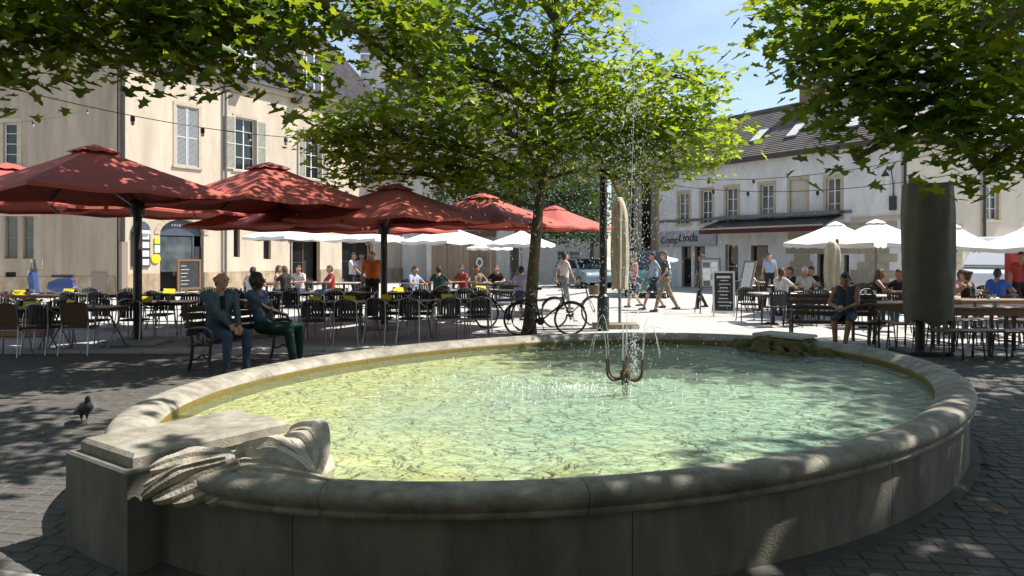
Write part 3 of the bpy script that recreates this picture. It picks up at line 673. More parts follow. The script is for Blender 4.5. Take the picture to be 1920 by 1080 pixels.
# slate roof with two arched dormers
def roofpt(a, t, lift=0): return fL.pt(a, EL + .1 + t * 4.6, .30 - t * 3.0 + lift)
rm = MB().add([roofpt(-.2, 0), roofpt(L1 - 3.5, 0), roofpt(L1 - 6.5, 1), roofpt(-.2, 1)], [(0, 1, 2, 3)])
rm.add([roofpt(L1 - 3.5, 0), fL.pt(L1 - 3.5, EL + .1, -8), roofpt(L1 - 6.5, 1)], [(0, 1, 2)]); rm.add([roofpt(-.2, 1), roofpt(L1 - 6.5, 1), fL.pt(L1 - 6.5, EL + 4.4, -8), fL.pt(-.2, EL + 4.4, -8)], [(0, 1, 2, 3)])
roof = link(bpy.data.objects.new('roof', rm.mesh('roof', M['slate'], False, bL.location)), bL)
def dormer(x0, x1, y0, y1):
    a0, a1 = fL.S(x0), fL.S(x1); z0, z1 = EL + .35, EL + .35 + (a1 - a0) * 1.55; am, r = (a0 + a1) / 2, (a1 - a0) / 2; o = MB(); n = 10
    outer = [(a0 - .16, z0)] + [(am - (r + .16) * math.cos(math.pi * k / n), z1 + (r + .16) * .8 * math.sin(math.pi * k / n)) for k in range(n + 1)] + [(a1 + .16, z0)]
    o.prism(outer, lambda a, z, d: fL.pt(a, z, d), -2.2, .02); dm = link(bpy.data.objects.new('dormer', o.mesh('dormer', M['surround'], False, bL.location)), roof)
    g = [(a0, z0 + .12)] + [(am - r * math.cos(math.pi * k / n), z1 + r * .8 * math.sin(math.pi * k / n)) for k in range(n + 1)] + [(a1, z0 + .12)]
    q = MB().prism(g, lambda a, z, d: fL.pt(a, z, d), .024, .05); link(bpy.data.objects.new('dormer_pane', q.mesh('dormer_pane', M['glass_grey'], False, bL.location)), roof)
    fr = MB(); fL.box(am - .04, am + .04, z0 + .12, z1 + r * .78, .052, .075, fr); fL.box(a0, a1, z0 + .9, z0 + .96, .052, .07, fr)
    fL.box(a0 - .02, a0 + .07, z0 + .1, z1, .052, .08, fr); fL.box(a1 - .07, a1 + .02, z0 + .1, z1, .052, .08, fr); link(bpy.data.objects.new('dormer_frame', fr.mesh('dormer_frame', M['paintwhite'], False, bL.location)), roof)
dormer(444, 474, 0, 0); dormer(572, 602, 0, 0)
# menu case and notices beside the shop door
mc = empty('menu_case', fL.pt(fL.S(262), 0, .06), 0, 'black arched menu display case on the cream wall left of the shop door', 'display case')
fM = Facade((LO[0], LO[1]), (.53, .85), mc); a0, a1, z0, z1 = fL.rect(246, 280, 435, 500)
fM.part('case_back', M['dark'], a0, a1, z0, z1, .01, .07)
pl = [(a0, z1)] + [((a0 + a1) / 2 - (a1 - a0) / 2 * math.cos(math.pi * k / 8), z1 + .05 + .42 * math.sin(math.pi * k / 8)) for k in range(9)] + [(a1, z1)]
q = MB().prism(pl, lambda a, z, d: fL.pt(a, z, d), .01, .09); link(bpy.data.objects.new('case_hood', q.mesh('case_hood', M['shopblue'], False, mc.location)), mc)
fM.part('case_light', M['china'], a0 + .05, a1 - .05, z1 - .06, z1 + .07, .09, .16)
for i in range(2):
    for j in range(4):
        w, hh = (a1 - a0) / 2, (z1 - z0) / 4; fM.part('menu_sheet', M['poster'], a0 + i * w + .05, a0 + (i + 1) * w - .05, z0 + j * hh + .06, z0 + (j + 1) * hh - .05, .072, .078)
def notice(x0, x1, y0, y1, m, name, label, rnd=False):
    a0, a1, z0, z1 = fL.rect(x0, x1, y0, y1); c = fL.pt((a0 + a1) / 2, z0, .02); o = empty(name, c, 0, label, 'sign'); f2 = Facade(LO, (.53, .85), o)
    if rnd:
        am, zm, rr = (a0 + a1) / 2, (z0 + z1) / 2, (z1 - z0) / 2; q = MB().prism([(am + rr * math.cos(2 * math.pi * k / 18), zm + rr * math.sin(2 * math.pi * k / 18)) for k in range(18)], lambda a, z, d: fL.pt(a, z, d), .01, .05)
        link(bpy.data.objects.new('disc', q.mesh('disc', M[m], False, o.location)), o)
    else:
        f2.part('panel', M[m], a0, a1, z0, z1, .01, .045); f2.part('rim', M['pipe'], a0 - .02, a1 + .02, z0 - .05, z0 - .001, .01, .05)
notice(284, 299, 476, 494, 'yellow', 'round_sign', 'round yellow sign on the wall beside the arched door', True)
notice(289, 299, 459, 474, 'poster', 'notice', 'small pale blue notice above the round yellow sign')
notice(289, 298, 446, 457, 'yellow', 'notice', 'small greenish yellow notice topmost beside the arched door')
# easel board in front of the door
eb = empty('menu_board', fL.pt(fL.S(331), 0, .9), 0, 'dark menu board in a brown wooden frame before the arched shop door', 'menu board'); f3 = Facade(LO, (.53, .85), eb)
a0, a1, z0, z1 = fL.rect(309, 353, 486, 546); z0 = .0
for (p, q_) in ((a0, a0 + .09), (a1 - .09, a1)): f3.part('post', M['wood'], p, q_, .0, z1, .88, .95)
f3.part('rail', M['wood'], a0 + .09, a1 - .09, z1 - .09, z1, .882, .948); f3.part('rail', M['wood'], a0 + .09, a1 - .09, .12, .22, .882, .948)
sb = f3.part('slate_panel', M['slate_board'], a0 + .09, a1 - .09, .22, z1 - .09, .90, .925)
for k in range(6): f3.part('chalk_line', M['chalk'], a0 + .16, a0 + .16 + .26 + .07 * ((k * 5) % 3), z1 - .30 - .16 * k, z1 - .28 - .16 * k, .926, .930, sb)

# --- plain house facing the square at the far left
bW = empty('ochre_house', (LO[0], LO[1], 0), 0, 'tall ochre streaked house wall at the far left edge', 'building')
fW = Facade((LO[0] - .03, LO[1] - .05), (-.97, -.16), bW)
wh = [fW.rect(6, 32, 230, 308), fW.rect(8, 33, 405, 485), fW.rect(42, 63, 405, 485)]
vent = fW.rect(9, 30, 510, 532); pan = fW.rect(172, 200, 511, 552)
fW.wall('wall', M['render_left'], 0, 16, 0, 13.5, wh + [vent], reveal=M['surround'])
fW.window(wh[0], 'paintwhite', (1, 4)); fW.trim(wh[0], 'surround', .16, .025); fW.part('vent_grille', M['dark'], vent[0], vent[1], vent[2], vent[3], -.2, -.15)
for h in wh[1:]: fW.window(h, 'wood_grey', (1, 2), 'glass_grey')
fW.part('window_border', M['surround'], wh[2][0] - .3, wh[1][1] + .3, wh[1][3], wh[1][3] + .16, -.01, .02)
fW.part('meter_door', M['wood_grey'], pan[0], pan[1], .15, pan[3], .0, .05)
mb = MB().add([fW.pt(0, 13.5, .3), fW.pt(16, 13.5, .3), fW.pt(16, 17, -5), fW.pt(0, 17, -5)], [(0, 1, 2, 3)]); link(bpy.data.objects.new('roof', mb.mesh('roof', M['tile'], False, bW.location)), bW)
fW.part('plinth', M['plinth'], .05, 16, 0, .75, -.01, .04)
# the side of the ochre house above the cream house's roof
mb = MB().add([(LO[0] - .03, LO[1] - .02, 0), (LO[0] - 5, LO[1] + 8, 0), (LO[0] - 5, LO[1] + 8, 13.5), (LO[0] - .03, LO[1] - .02, 13.5)], [(0, 1, 2, 3)]); link(bpy.data.objects.new('side_wall', mb.mesh('side_wall', M['render_left'], False, bW.location)), bW)

# --- white corner house at the right
RC = (15.1, 28.0)
bR = empty('white_corner_house', (RC[0], RC[1], 0), 0, 'long low whitewashed corner house with brown tiled roof and skylights', 'building')
fR = Facade(RC, (-7.2, 11.0), bR); fQ = Facade(RC, (.94, .345), bR)
ER = 6.1; LR = fR.S(1236)
wr = [fR.rect(1272, 1292, 362, 420), fR.rect(1315, 1335, 357, 419), fR.rect(1361, 1383, 352, 416), fR.rect(1426, 1450, 346, 413), fR.rect(1481, 1512, 337, 409), fR.rect(1549, 1576, 333, 406)]
gr = [fR.rect(1278, 1296, 462, 540), fR.rect(1302, 1322, 462, 540), fR.rect(1360, 1384, 458, 540), fR.rect(1408, 1440, 460, 540), fR.rect(1532, 1552, 476, 545), fR.rect(1582, 1592, 478, 520)]
gr = [(h[0], h[1], 0.0 if i < 5 else h[2], h[3]) for i, h in enumerate(gr)]
fR.wall('wall', M['render_white'], 0, LR, 0, ER, wr + gr, reveal=M['surround'])
for i, h in enumerate(wr):
    if i == 4: fR.part('closed_blind', M['shutter'], h[0], h[1], h[2], h[3], -.12, -.08)
    else: fR.window(h, 'paintwhite', (2, 3), 'glass_grey', -.16)
    fR.trim(h, 'surround', .14, .02)
for i, h in enumerate(gr): fR.part('doorway', M['dark'], h[0], h[1], h[2] + .01, h[3], -.6, -.55); fR.window((h[0], h[1], h[2] + .02, h[3]), 'wood_dark' if i != 2 else 'paintwhite', (1, 2), dep=-.24)
# ashlar courses on the ground floor near the corner
rng = random.Random(9); zc = .08; k = 0
while zc < 2.7:
    a = .12 + (k % 2) * .32
    while a < 4.6:
        w = rng.uniform(.55, .8)
        if not any(a < h[1] + .03 and a + w > h[0] - .03 and zc < h[3] and zc + .3 > h[2] for h in gr): fR.part('ashlar_block', M['ashlar'], a, a + w - .015, zc, zc + .31, -.01, .022 + rng.uniform(0, .01))
        a += w
    zc += .325; k += 1
fR.part('string_course', M['zinc'], 2.0, LR, 3.38, 3.5, -.01, .09); fR.part('string_course', M['surround'], 0, 2.0, 3.05, 3.2, -.01, .06)
fR.part('cornice', M['pipe'], -.2, LR + .1, ER - .05, ER + .12, -.02, .42)
# shop sign at the left end
a0, a1, z0, z1 = fR.rect(1238, 1345, 433, 462); sg = fR.part('shop_sign', M['fascia'], a0, a1, z0, z1, .02, .10)
def script_text(fac, txt, a_start, z, size, m, parent, dep, flip):
    cu = bpy.data.curves.new('lettering', 'FONT'); cu.body = txt; cu.size = size; cu.extrude = .01; cu.shear = .25; cu.align_x = 'LEFT'
    o = bpy.data.objects.new('lettering', cu); col.objects.link(o); dg = bpy.context.evaluated_depsgraph_get(); me = bpy.data.meshes.new_from_object(o.evaluated_get(dg)); bpy.data.objects.remove(o)
    xd = -fac.d if flip else fac.d; base = fac.pt(a_start, z, dep) - fac.root.location
    for v in me.vertices: v.co = base + xd * v.co.x + Vector((0, 0, v.co.y)) + fac.n * v.co.z
    me.materials.clear(); me.materials.append(m); link(bpy.data.objects.new('lettering', me), parent)
script_text(fR, 'Comp', fR.S(1241), (z0 + z1) / 2 - .22, .50, M['dark'], sg, .115, True); script_text(fR, 'Linda', fR.S(1274), (z0 + z1) / 2 - .14, .62, M['dark'], sg, .115, True)
# roof with tiles in courses, skylights, chimney
SL = 3.4; RISE = 2.75
def rpt(a, t, lift=0.0): return fR.pt(a, ER + .12 + t * RISE + lift * .77, .42 - t * SL + lift * .63)
TH = fR.S(1700)
mb = MB()
nc = 26
for i in range(nc):
    t0, t1 = i / nc, (i + 1) / nc
    mb.add([rpt(-.3 + 3.0 * t0, t0, .03), rpt(LR + .2, t0, .03), rpt(LR + .2, t1, 0), rpt(-.3 + 3.0 * t1, t1, 0)], [(0, 1, 2, 3)])
    mb.add([rpt(-.3 + 3.0 * t0, t0, .03), rpt(LR + .2, t0, .03), rpt(LR + .2, t0, -.02), rpt(-.3 + 3.0 * t0, t0, -.02)], [(0, 1, 2, 3)])
rfR = link(bpy.data.objects.new('roof', mb.mesh('roof', M['tile'], False, bR.location)), bR)
def qpt(a, t): return fQ.pt(a, ER + .12 + t * RISE, .42 - t * SL)
LQ = 9.0
mb = MB().add([rpt(-.3, 0), qpt(LQ, 0), qpt(LQ, 1), rpt(2.7, 1)], [(0, 1, 2, 3)]); link(bpy.data.objects.new('side_roof', mb.mesh('side_roof', M['tile'], False, bR.location)), rfR)
mb = MB().tube([rpt(2.7, 1.0, .03), rpt(LR + .2, 1.0, .03)], .11, 8); link(bpy.data.objects.new('ridge', mb.mesh('ridge', M['tile'], False, bR.location)), rfR)
for x, t0 in ((1400, .28), (1470, .26), (1584, .26)):
    a = fR.S(x); q = MB(); p = [rpt(a - .33, t0, .09), rpt(a + .33, t0, .09), rpt(a + .33, t0 + .26, .09), rpt(a - .33, t0 + .26, .09)]; p2 = [rpt(a - .33, t0, 0), rpt(a + .33, t0, 0), rpt(a + .33, t0 + .26, 0), rpt(a - .33, t0 + .26, 0)]
    q.add(p + p2, [(0, 1, 2, 3), (0, 1, 5, 4), (1, 2, 6, 5), (2, 3, 7, 6), (3, 0, 4, 7)]); sk = link(bpy.data.objects.new('skylight', q.mesh('skylight', M['zinc'], False, bR.location)), rfR)
    q = MB().add([rpt(a - .26, t0 + .02, .10), rpt(a + .26, t0 + .02, .10), rpt(a + .26, t0 + .24, .10), rpt(a - .26, t0 + .24, .10)], [(0, 1, 2, 3)]); link(bpy.data.objects.new('skylight_pane', q.mesh('skylight_pane', M['paintwhite'], False, bR.location)), sk)
ch = rpt(fR.S(1452), 1.0); q = MB(); Mz = Matrix.Rotation(math.atan2(fR.d.y, fR.d.x), 3, 'Z')
q.box(ch + Vector((0, 0, .25)), (1.25, .5, 1.1), Mz); q.box(ch + Vector((0, 0, .84)), (1.38, .62, .12), Mz)
chm = link(bpy.data.objects.new('chimney', q.mesh('chimney', M['brick'], False, bR.location)), rfR)
for o_, hh in ((-.30, .75), (.32, .42)):
    q = MB().lathe([(.13, .9), (.14, .95), (.10, 1.0), (.09, .9 + hh), (.11, .92 + hh)], 10, ch + fR.d * (-o_)); link(bpy.data.objects.new('chimney_pot', q.mesh('chimney_pot', M['brick'], 40, bR.location)), chm)
q = MB(); an = ch + fR.d * (-3.1); q.tube([an, an + Vector((0, 0, 2.4))], .02, 5)
for k in range(5): q.tube([an + Vector((0, 0, 2.3 - .1 * k)) - fR.d * (.3 - .03 * k), an + Vector((0, 0, 2.3 - .1 * k)) + fR.d * (.3 - .03 * k)], .01, 4)
link(bpy.data.objects.new('aerial', q.mesh('aerial', M['pipe'], False, bR.location)), rfR)
# right-hand face
wq = [fQ.rect(1848, 1872, 348, 412), fQ.rect(1846, 1872, 452, 540)]; wq[1] = (wq[1][0], wq[1][1], .1, wq[1][3])
fQ.wall('wall', M['render_warm'], 0, LQ, 0, ER, wq, reveal=M['surround'])
fQ.window(wq[0], 'paintwhite', (2, 3), 'glass_grey', -.16); fQ.trim(wq[0], 'surround', .12, .02); fQ.window(wq[1], 'paintwhite', (1, 2), 'glass_grey', -.16)
fQ.part('cornice', M['pipe'], -.1, LQ, ER - .05, ER + .115, -.02, .42)
for f_, x in ((fQ, 1693), (fQ, 1842)):
    a = f_.S(x); f_.tube('downpipe', 'pipe', [(a, ER - .05, .1), (a, .1, .1)], .06)
rng = random.Random(19); zc = .08; k = 0
while zc < 2.6:
    a = .15 + (k % 2) * .3
    while a < 3.2: w = rng.uniform(.5, .75); fQ.part('ashlar_block', M['ashlar'], a, a + w - .015, zc, zc + .30, -.01, .022 + rng.uniform(0, .01)); a += w
    zc += .315; k += 1
# black awning with a dark red valance
aw = empty('awning', fR.pt(fR.S(1450), 3.0, 0), 0, 'black shop awning with dark red valance on the white corner house', 'awning'); f4 = Facade(RC, (-7.2, 11.0), aw)
a0, a1 = fR.S(1580), fR.S(1347); z1 = 3.32
mb = MB().add([f4.pt(a0, z1, .02), f4.pt(a1, z1, .02), f4.pt(a1, z1 - .40, 1.35), f4.pt(a0, z1 - .40, 1.35), f4.pt(a0, z1 - .03, .02), f4.pt(a1, z1 - .03, .02), f4.pt(a1, z1 - .43, 1.35), f4.pt(a0, z1 - .43, 1.35)], [(0, 1, 2, 3), (4, 5, 6, 7), (0, 1, 5, 4), (1, 2, 6, 5), (2, 3, 7, 6), (3, 0, 4, 7)]); link(bpy.data.objects.new('cover', mb.mesh('cover', M['black_plastic'], False, aw.location)), aw)
f4.part('front_bar', M['alu'], a0, a1, z1 - .47, z1 - .40, 1.352, 1.40); f4.part('valance', M['valance_red'], a0, a1, z1 - .68, z1 - .48, 1.355, 1.375); f4.part('upper_box', M['zinc'], a0, a1, z1 + .04, z1 + .20, .02, .30)
# wall lantern on the corner
lan = empty('wall_lantern', fR.pt(fR.S(1676), 4.0, 0), 0, 'old black wall lantern on a curved bracket near the house corner', 'lantern'); f5 = Facade(RC, (-7.2, 11.0), lan); a = fR.S(1676)
lz = 4.15
f5.tube('bracket', 'iron', [(a, lz - .6, .03), (a, lz + .3, .05), (a, lz + .85, .2), (a, lz + .95, .45), (a, lz + .75, .6)], .022)
q = MB().lathe([(.02, .05), (.10, .0), (.14, .38), (.02, .40)], 6, f5.pt(a, lz + .15, .6)); link(bpy.data.objects.new('lantern_glass', q.mesh('lantern_glass', M['lampglass'], False, lan.location)), lan)
q = MB().lathe([(.17, .40), (.12, .50), (.05, .58), (.02, .66)], 6, f5.pt(a, lz + .15, .6)); link(bpy.data.objects.new('lantern_hood', q.mesh('lantern_hood', M['iron'], False, lan.location)), lan)
f5.part('lantern_box', M['iron'], a - .12, a + .12, lz - .75, lz - .2, .02, .14)

# --- houses closing the square at the back
bB = empty('shop_row_house', (-2, 44, 0), 0, 'pale house with plank shopfronts behind the white parasols', 'building'); fB = Facade((px(800, 43), 43), (1, .05), bB)
LB = fB.S(1130)
wb = [fB.rect(x, x + 20, 325, 375) for x in (815, 880, 945, 1010, 1075)]; db = [fB.rect(955, 975, 455, 540), fB.rect(1045, 1090, 470, 500)]; db[0] = (db[0][0], db[0][1], 0, db[0][3])
fB.wall('wall', M['render_grey'], 0, LB, 0, 10.2, wb + db, reveal=M['surround'])
for h in wb + db: fB.window(h, 'paintwhite', (2, 3), 'glass_grey', -.16)
mb = MB().add([fB.pt(-1, 10.2, .4), fB.pt(LB, 10.2, .4), fB.pt(LB, 13.6, -5), fB.pt(-1, 13.6, -5)], [(0, 1, 2, 3)]); link(bpy.data.objects.new('roof', mb.mesh('roof', M['tile'], False, bB.location)), bB)
fB.part('chimney', M['render_white'], fB.S(958), fB.S(985), 12.2, 14.6, -4.2, -3.2)
a = 0.3
while a < fB.S(925): fB.part('plank', M['plank'], a, a + .30, .1, 2.75, .02, .05 + .02 * random.random()); a += .32
fB.part('shop_header', M['wood_dark'], .2, fB.S(930), 2.76, 3.1, .0, .12)
bC = empty('dark_column_house', (px(1210, 40), 40, 0), 0, 'narrow house front with brown pilasters and tall dark windows at the street mouth', 'building'); fC = Facade((px(1150, 41), 41), (1, -.12), bC)
LC = fC.S(1245); hc = [fC.rect(1180, 1189, 335, 470), fC.rect(1203, 1221, 335, 470)]
fC.wall('wall', M['surround'], 0, LC, 0, 9.5, hc, reveal=M['wood_grey'])
for h in hc: fC.window(h, 'wood_dark', (1, 4), 'glass', -.2)
for x in (1176, 1194, 1226): a = fC.S(x); fC.part('pilaster', M['wood_grey'], a - .13, a + .13, 0, 8, -.01, .10)
mb = MB().add([fC.pt(-.5, 9.5, .3), fC.pt(LC, 9.5, .3), fC.pt(LC, 12, -4), fC.pt(-.5, 12, -4)], [(0, 1, 2, 3)]); link(bpy.data.objects.new('roof', mb.mesh('roof', M['tile'], False, bC.location)), bC)
# a white gable wall seen between the cream house and the tree
bD = empty('white_gable_house', (px(690, 46), 46, 0), 0, 'tall pale house whose upper wall shows between roof and leaves', 'building'); fD = Facade((px(676, 45), 45), (1, .1), bD)
hd = [fD.rect(712, 730, 165, 210)]
fD.wall('wall', M['render_white'], 0, fD.S(800), 0, 14.2, hd, reveal=M['surround']); fD.window(hd[0], 'paintwhite', (2, 3), 'glass_grey', -.16)
mb = MB().add([fD.pt(-.3, 14.2, .3), fD.pt(fD.S(800), 14.2, .3), fD.pt(fD.S(800), 17.5, -5), fD.pt(-.3, 17.5, -5)], [(0, 1, 2, 3)]); link(bpy.data.objects.new('roof', mb.mesh('roof', M['slate'], False, bD.location)), bD)
# plain rear and end walls so that every house is a closed volume
def close_house(f, L, Hh, dep, m, root):
    mb = MB().add([f.pt(0, 0, -.3), f.pt(L, 0, -.01), f.pt(L, 0, -dep), f.pt(0, 0, -dep), f.pt(0, Hh, -.3), f.pt(L, Hh, -.01), f.pt(L, Hh, -dep), f.pt(0, Hh, -dep)], [(1, 2, 6, 5), (2, 3, 7, 6), (3, 0, 4, 7), (4, 5, 6, 7)])
    link(bpy.data.objects.new('rear_wall', mb.mesh('rear_wall', M[m], False, root.location)), root)
close_house(fL, L1, EL, 9, 'render_cream', bL); close_house(fR, LR, ER, 4.5, 'render_white', bR); close_house(fB, LB, 10.2, 8, 'render_grey', bB); close_house(fC, LC, 9.5, 7, 'render_warm', bC); close_house(fD, fD.S(800), 14.2, 8, 'render_white', bD)

# ------------------------------------------------------------------ trees
_h = [(0, 0), (.02, .16), (-.04, .34), (.16, .27), (.30, .22), (.52, .50), (.55, .30), (.66, .16), (.84, .17), (1.0, 0)]
_lv = np.array([(x, y, .22 * abs(y) - .10 * x * x) for x, y in _h] + [(x, -y, .22 * abs(y) - .10 * x * x) for x, y in _h[1:-1]])
_f1 = list(range(10)); _f2 = [0] + [9] + list(range(17, 9, -1))
_lf = [_f1[::-1], _f2[::-1]]
def leaf_frames(n, pos, rng, droop=.35, spread=.8):
    """random leaf orientations: blades mostly face up, tips hang"""
    yaw = rng.uniform(0, 2 * np.pi, n); nrm = np.stack([rng.normal(0, spread * .6, n), rng.normal(0, spread * .6, n), np.ones(n)], 1); nrm /= np.linalg.norm(nrm, axis=1)[:, None]
    d = np.stack([np.cos(yaw), np.sin(yaw), -droop - rng.uniform(0, .6, n)], 1); d -= nrm * (d * nrm).sum(1)[:, None]; d /= np.linalg.norm(d, axis=1)[:, None]
    s = np.cross(nrm, d); return np.stack([d, s, nrm], 2)
def leaf_mesh(name, pos, fr, size, m, off):
    n = len(pos); k = len(_lv); rg = np.random.RandomState(n); sv = np.stack([np.ones(n), rg.uniform(.72, 1.12, n), rg.uniform(-.5, 2.2, n)], 1) if n > 1 else np.ones((1, 3))
    v = np.einsum('nij,nkj->nki', fr, _lv[None] * sv[:, None, :]) * size[:, None, None] + (pos - np.array(off))[:, None, :]
    me = bpy.data.meshes.new(name); me.vertices.add(n * k); me.vertices.foreach_set('co', v.reshape(-1))
    loops = np.array([i for f in _lf for i in f]); lens = [len(f) for f in _lf]
    me.loops.add(n * len(loops)); me.loops.foreach_set('vertex_index', (loops[None, :] + (np.arange(n) * k)[:, None]).reshape(-1).astype(np.int32))
    me.polygons.add(n * len(lens)); st = np.cumsum([0] + lens[:-1]); me.polygons.foreach_set('loop_start', (st[None, :] + (np.arange(n) * len(loops))[:, None]).reshape(-1).astype(np.int32))
    me.materials.append(m); me.update(calc_edges=True); me.validate(); return me
unit_leaf = {}
def tree(name, label, cat, base, trunk, r0, lobes, leaf_m, bark, size=.19, seed=1, singles=0, group=None, twig_n=16, spread=.8, forks=None):
    """trunk: list of points; lobes: (centre, radii, clusters). Leaves sit in sprays at the tips of real twigs"""
    rng = np.random.RandomState(seed); root = empty(name, base, 0, label, cat, group); B = Vector(base)
    pts = curve(trunk, 5); rr = [r0 * (1 - .62 * i / (len(pts) - 1)) * (1 + .05 * math.sin(i * 1.7)) for i in range(len(pts))]; rr[0] *= 1.25
    mb = MB().tube([p - B for p in pts], rr, 12); mb.build('trunk', M[bark], root, True)
    br = MB(); tips = []; pos_all = []
    for (c, rad, ncl) in lobes:
        c = Vector(c)
        # limb from the trunk to this lobe
        st = min(pts[len(pts) // 3:], key=lambda p: (p - (c - Vector((0, 0, rad[2] * .9)))).length)
        mid = st.lerp(c, .55) + Vector((0, 0, .25)); lim = curve([st, mid, c], 6); L0 = max(.03, r0 * .42); br.tube([p - B for p in lim], [L0 * (1 - .75 * i / 12) for i in range(len(lim))], 7)
        for _ in range(ncl):
            u = rng.normal(size=3); u /= np.linalg.norm(u); k = rng.uniform(.25, 1.0) ** .45
            tip = c + Vector((u[0] * rad[0] * k, u[1] * rad[1] * k, u[2] * rad[2] * k)); tips.append(tip)
            s_ = lim[rng.randint(5, len(lim))]
            if rng.rand() < .5: br.tube([p - B for p in curve([s_, s_.lerp(tip, .5) + Vector((0, 0, .12)), tip], 3)], [.014, .013, .012, .010, .008, .007, .005], 4)
            m_ = rng.randint(int(twig_n * .6), int(twig_n * 1.4)); sp = np.array([.34, .34, .22]) * (size / .19)
            pos_all.append(np.array(tip)[None, :] + np.clip(rng.normal(size=(m_, 3)), -1.5, 1.5) * sp)
    br.build('branches', M[bark], root, True)
    pos = np.concatenate(pos_all); n = len(pos); fr = leaf_frames(n, pos, rng, spread=spread); sz = size * rng.uniform(.5, 1.3, n)
    keep = np.ones(n, bool)
    if singles:
        xi = 960 + pos[:, 0] / pos[:, 1] * F; yi = HZ - (pos[:, 2] - H) / pos[:, 1] * F; ok = (pos[:, 1] > 1) & (xi > 10) & (xi < 1910) & (yi > 10) & (yi < 700)
        sc_ = np.where(ok, sz / np.maximum(pos[:, 1], 1), -1); idx = np.argsort(-sc_)[:singles]; idx = [i for i in idx if sc_[i] > 0]; keep[idx] = False
        if leaf_m not in unit_leaf:
            unit_leaf[leaf_m] = leaf_mesh('leaf', np.zeros((1, 3)), np.eye(3)[None], np.ones(1), M[leaf_m], (0, 0, 0))
        for i in idx:
            o = bpy.data.objects.new('leaf', unit_leaf[leaf_m]); link(o, root); mm = Matrix(fr[i].tolist()).to_4x4(); mm = Matrix.Translation(Vector(pos[i]) - B) @ mm @ Matrix.Scale(float(sz[i]), 4); o.matrix_local = mm
    me = leaf_mesh('foliage', pos[keep], fr[keep], sz[keep], M[leaf_m], base); o = link(bpy.data.objects.new('foliage', me), root); o['kind'] = 'stuff'
    print(name, n, 'leaves'); return root
# the young plane tree in the middle
tb = (px(992, 15.1), 15.1, 0)
tree('plane_tree', 'slim plane tree with mossy trunk standing behind the fountain, bicycles at its foot', 'tree', tb,
     [tb, (tb[0] + .08, 15.1, 1.2), (tb[0] + .20, 15.15, 2.6), (tb[0] + .38, 15.1, 4.2), (tb[0] + .55, 15.1, 6.0), (tb[0] + .6, 15.1, 8.5)], .145,
     [(P(1050, 60, 15), (1.4, 1.4, 1.3), 80), (P(1180, 190, 14.6), (1.6, 1.5, 1.0), 105), (P(1265, 262, 14.4), (1.3, 1.2, .62), 85), (P(900, 150, 15.2), (1.9, 1.5, 1.1), 115), (P(740, 255, 14.6), (1.75, 1.1, .75), 110), (P(960, 260, 14.3), (1.7, 1.3, .8), 90),
      (P(640, 255, 14.4), (.8, .7, .42), 22), (P(680, 325, 14.3), (.5, .5, .2), 13), (P(830, 325, 14.2), (.7, .6, .22), 24), (P(1185, 345, 14.4), (.45, .5, .16), 9), (P(960, 335, 14.0), (.4, .4, .14), 8), (P(1290, 150, 14.8), (.6, .8, .4), 12), (P(800, 120, 15.2), (1.0, 1.0, .7), 34), (P(1100, 290, 14.8), (1.2, 1.0, .45), 32), (P(800, 40, 14.5), (.7, .9, .5), 14), (P(960, -60, 15.2), (2.2, 1.8, 1.2), 40), (P(1080, -150, 15.2), (1.6, 1.5, 1.2), 40), ((-.3, 14.8, 7.6), (2.2, 1.7, 1.1), 90), ((2.0, 12.4, 8.4), (2.6, 1.5, .8), 110)],
     'leaf_plane', 'bark', .18, 4, 300)
# big plane tree at the right: trunk outside the picture
tree('plane_tree', 'large shady plane tree whose dark boughs hang in at the upper right', 'tree', (9.6, 10.6, 0), [(9.6, 10.6, 0), (9.5, 10.6, 1.5), (9.2, 10.5, 3.2), (8.6, 10.4, 5.2), (8.0, 10.4, 7.2)], .30,
     [(P(1700, 35, 9.6), (1.6, 1.3, .7), 92), (P(1550, 0, 9.4), (.7, .8, .34), 26), (P(1600, 120, 9.2), (.7, .7, .36), 36), (P(1800, 170, 9.2), (1.0, .9, .46), 54), (P(1885, 265, 8.9), (.45, .55, .36), 20), (P(1560, 185, 9.1), (.22, .3, .2), 7), (P(1625, 240, 9.0), (.26, .3, .22), 8), (P(1602, 298, 8.9), (.08, .12, .10), 3), (P(1760, 250, 9), (.36, .4, .18), 8), (P(1835, 318, 8.8), (.18, .2, .12), 4),
      ((7.3, 10.8, 6.6), (2.2, 1.9, 1.0), 95), ((9.2, 11, 6.6), (2.6, 2.2, 1.5), 80), ((9.6, 12.6, 5.6), (2.0, 1.6, 1.1), 60), ((12.2, 12.4, 6.3), (2.4, 1.9, 1.1), 130), ((10.2, 13.8, 6.4), (1.8, 1.2, .8), 70)],
     'leaf_shade', 'bark', .20, 5, 300, spread=.75)
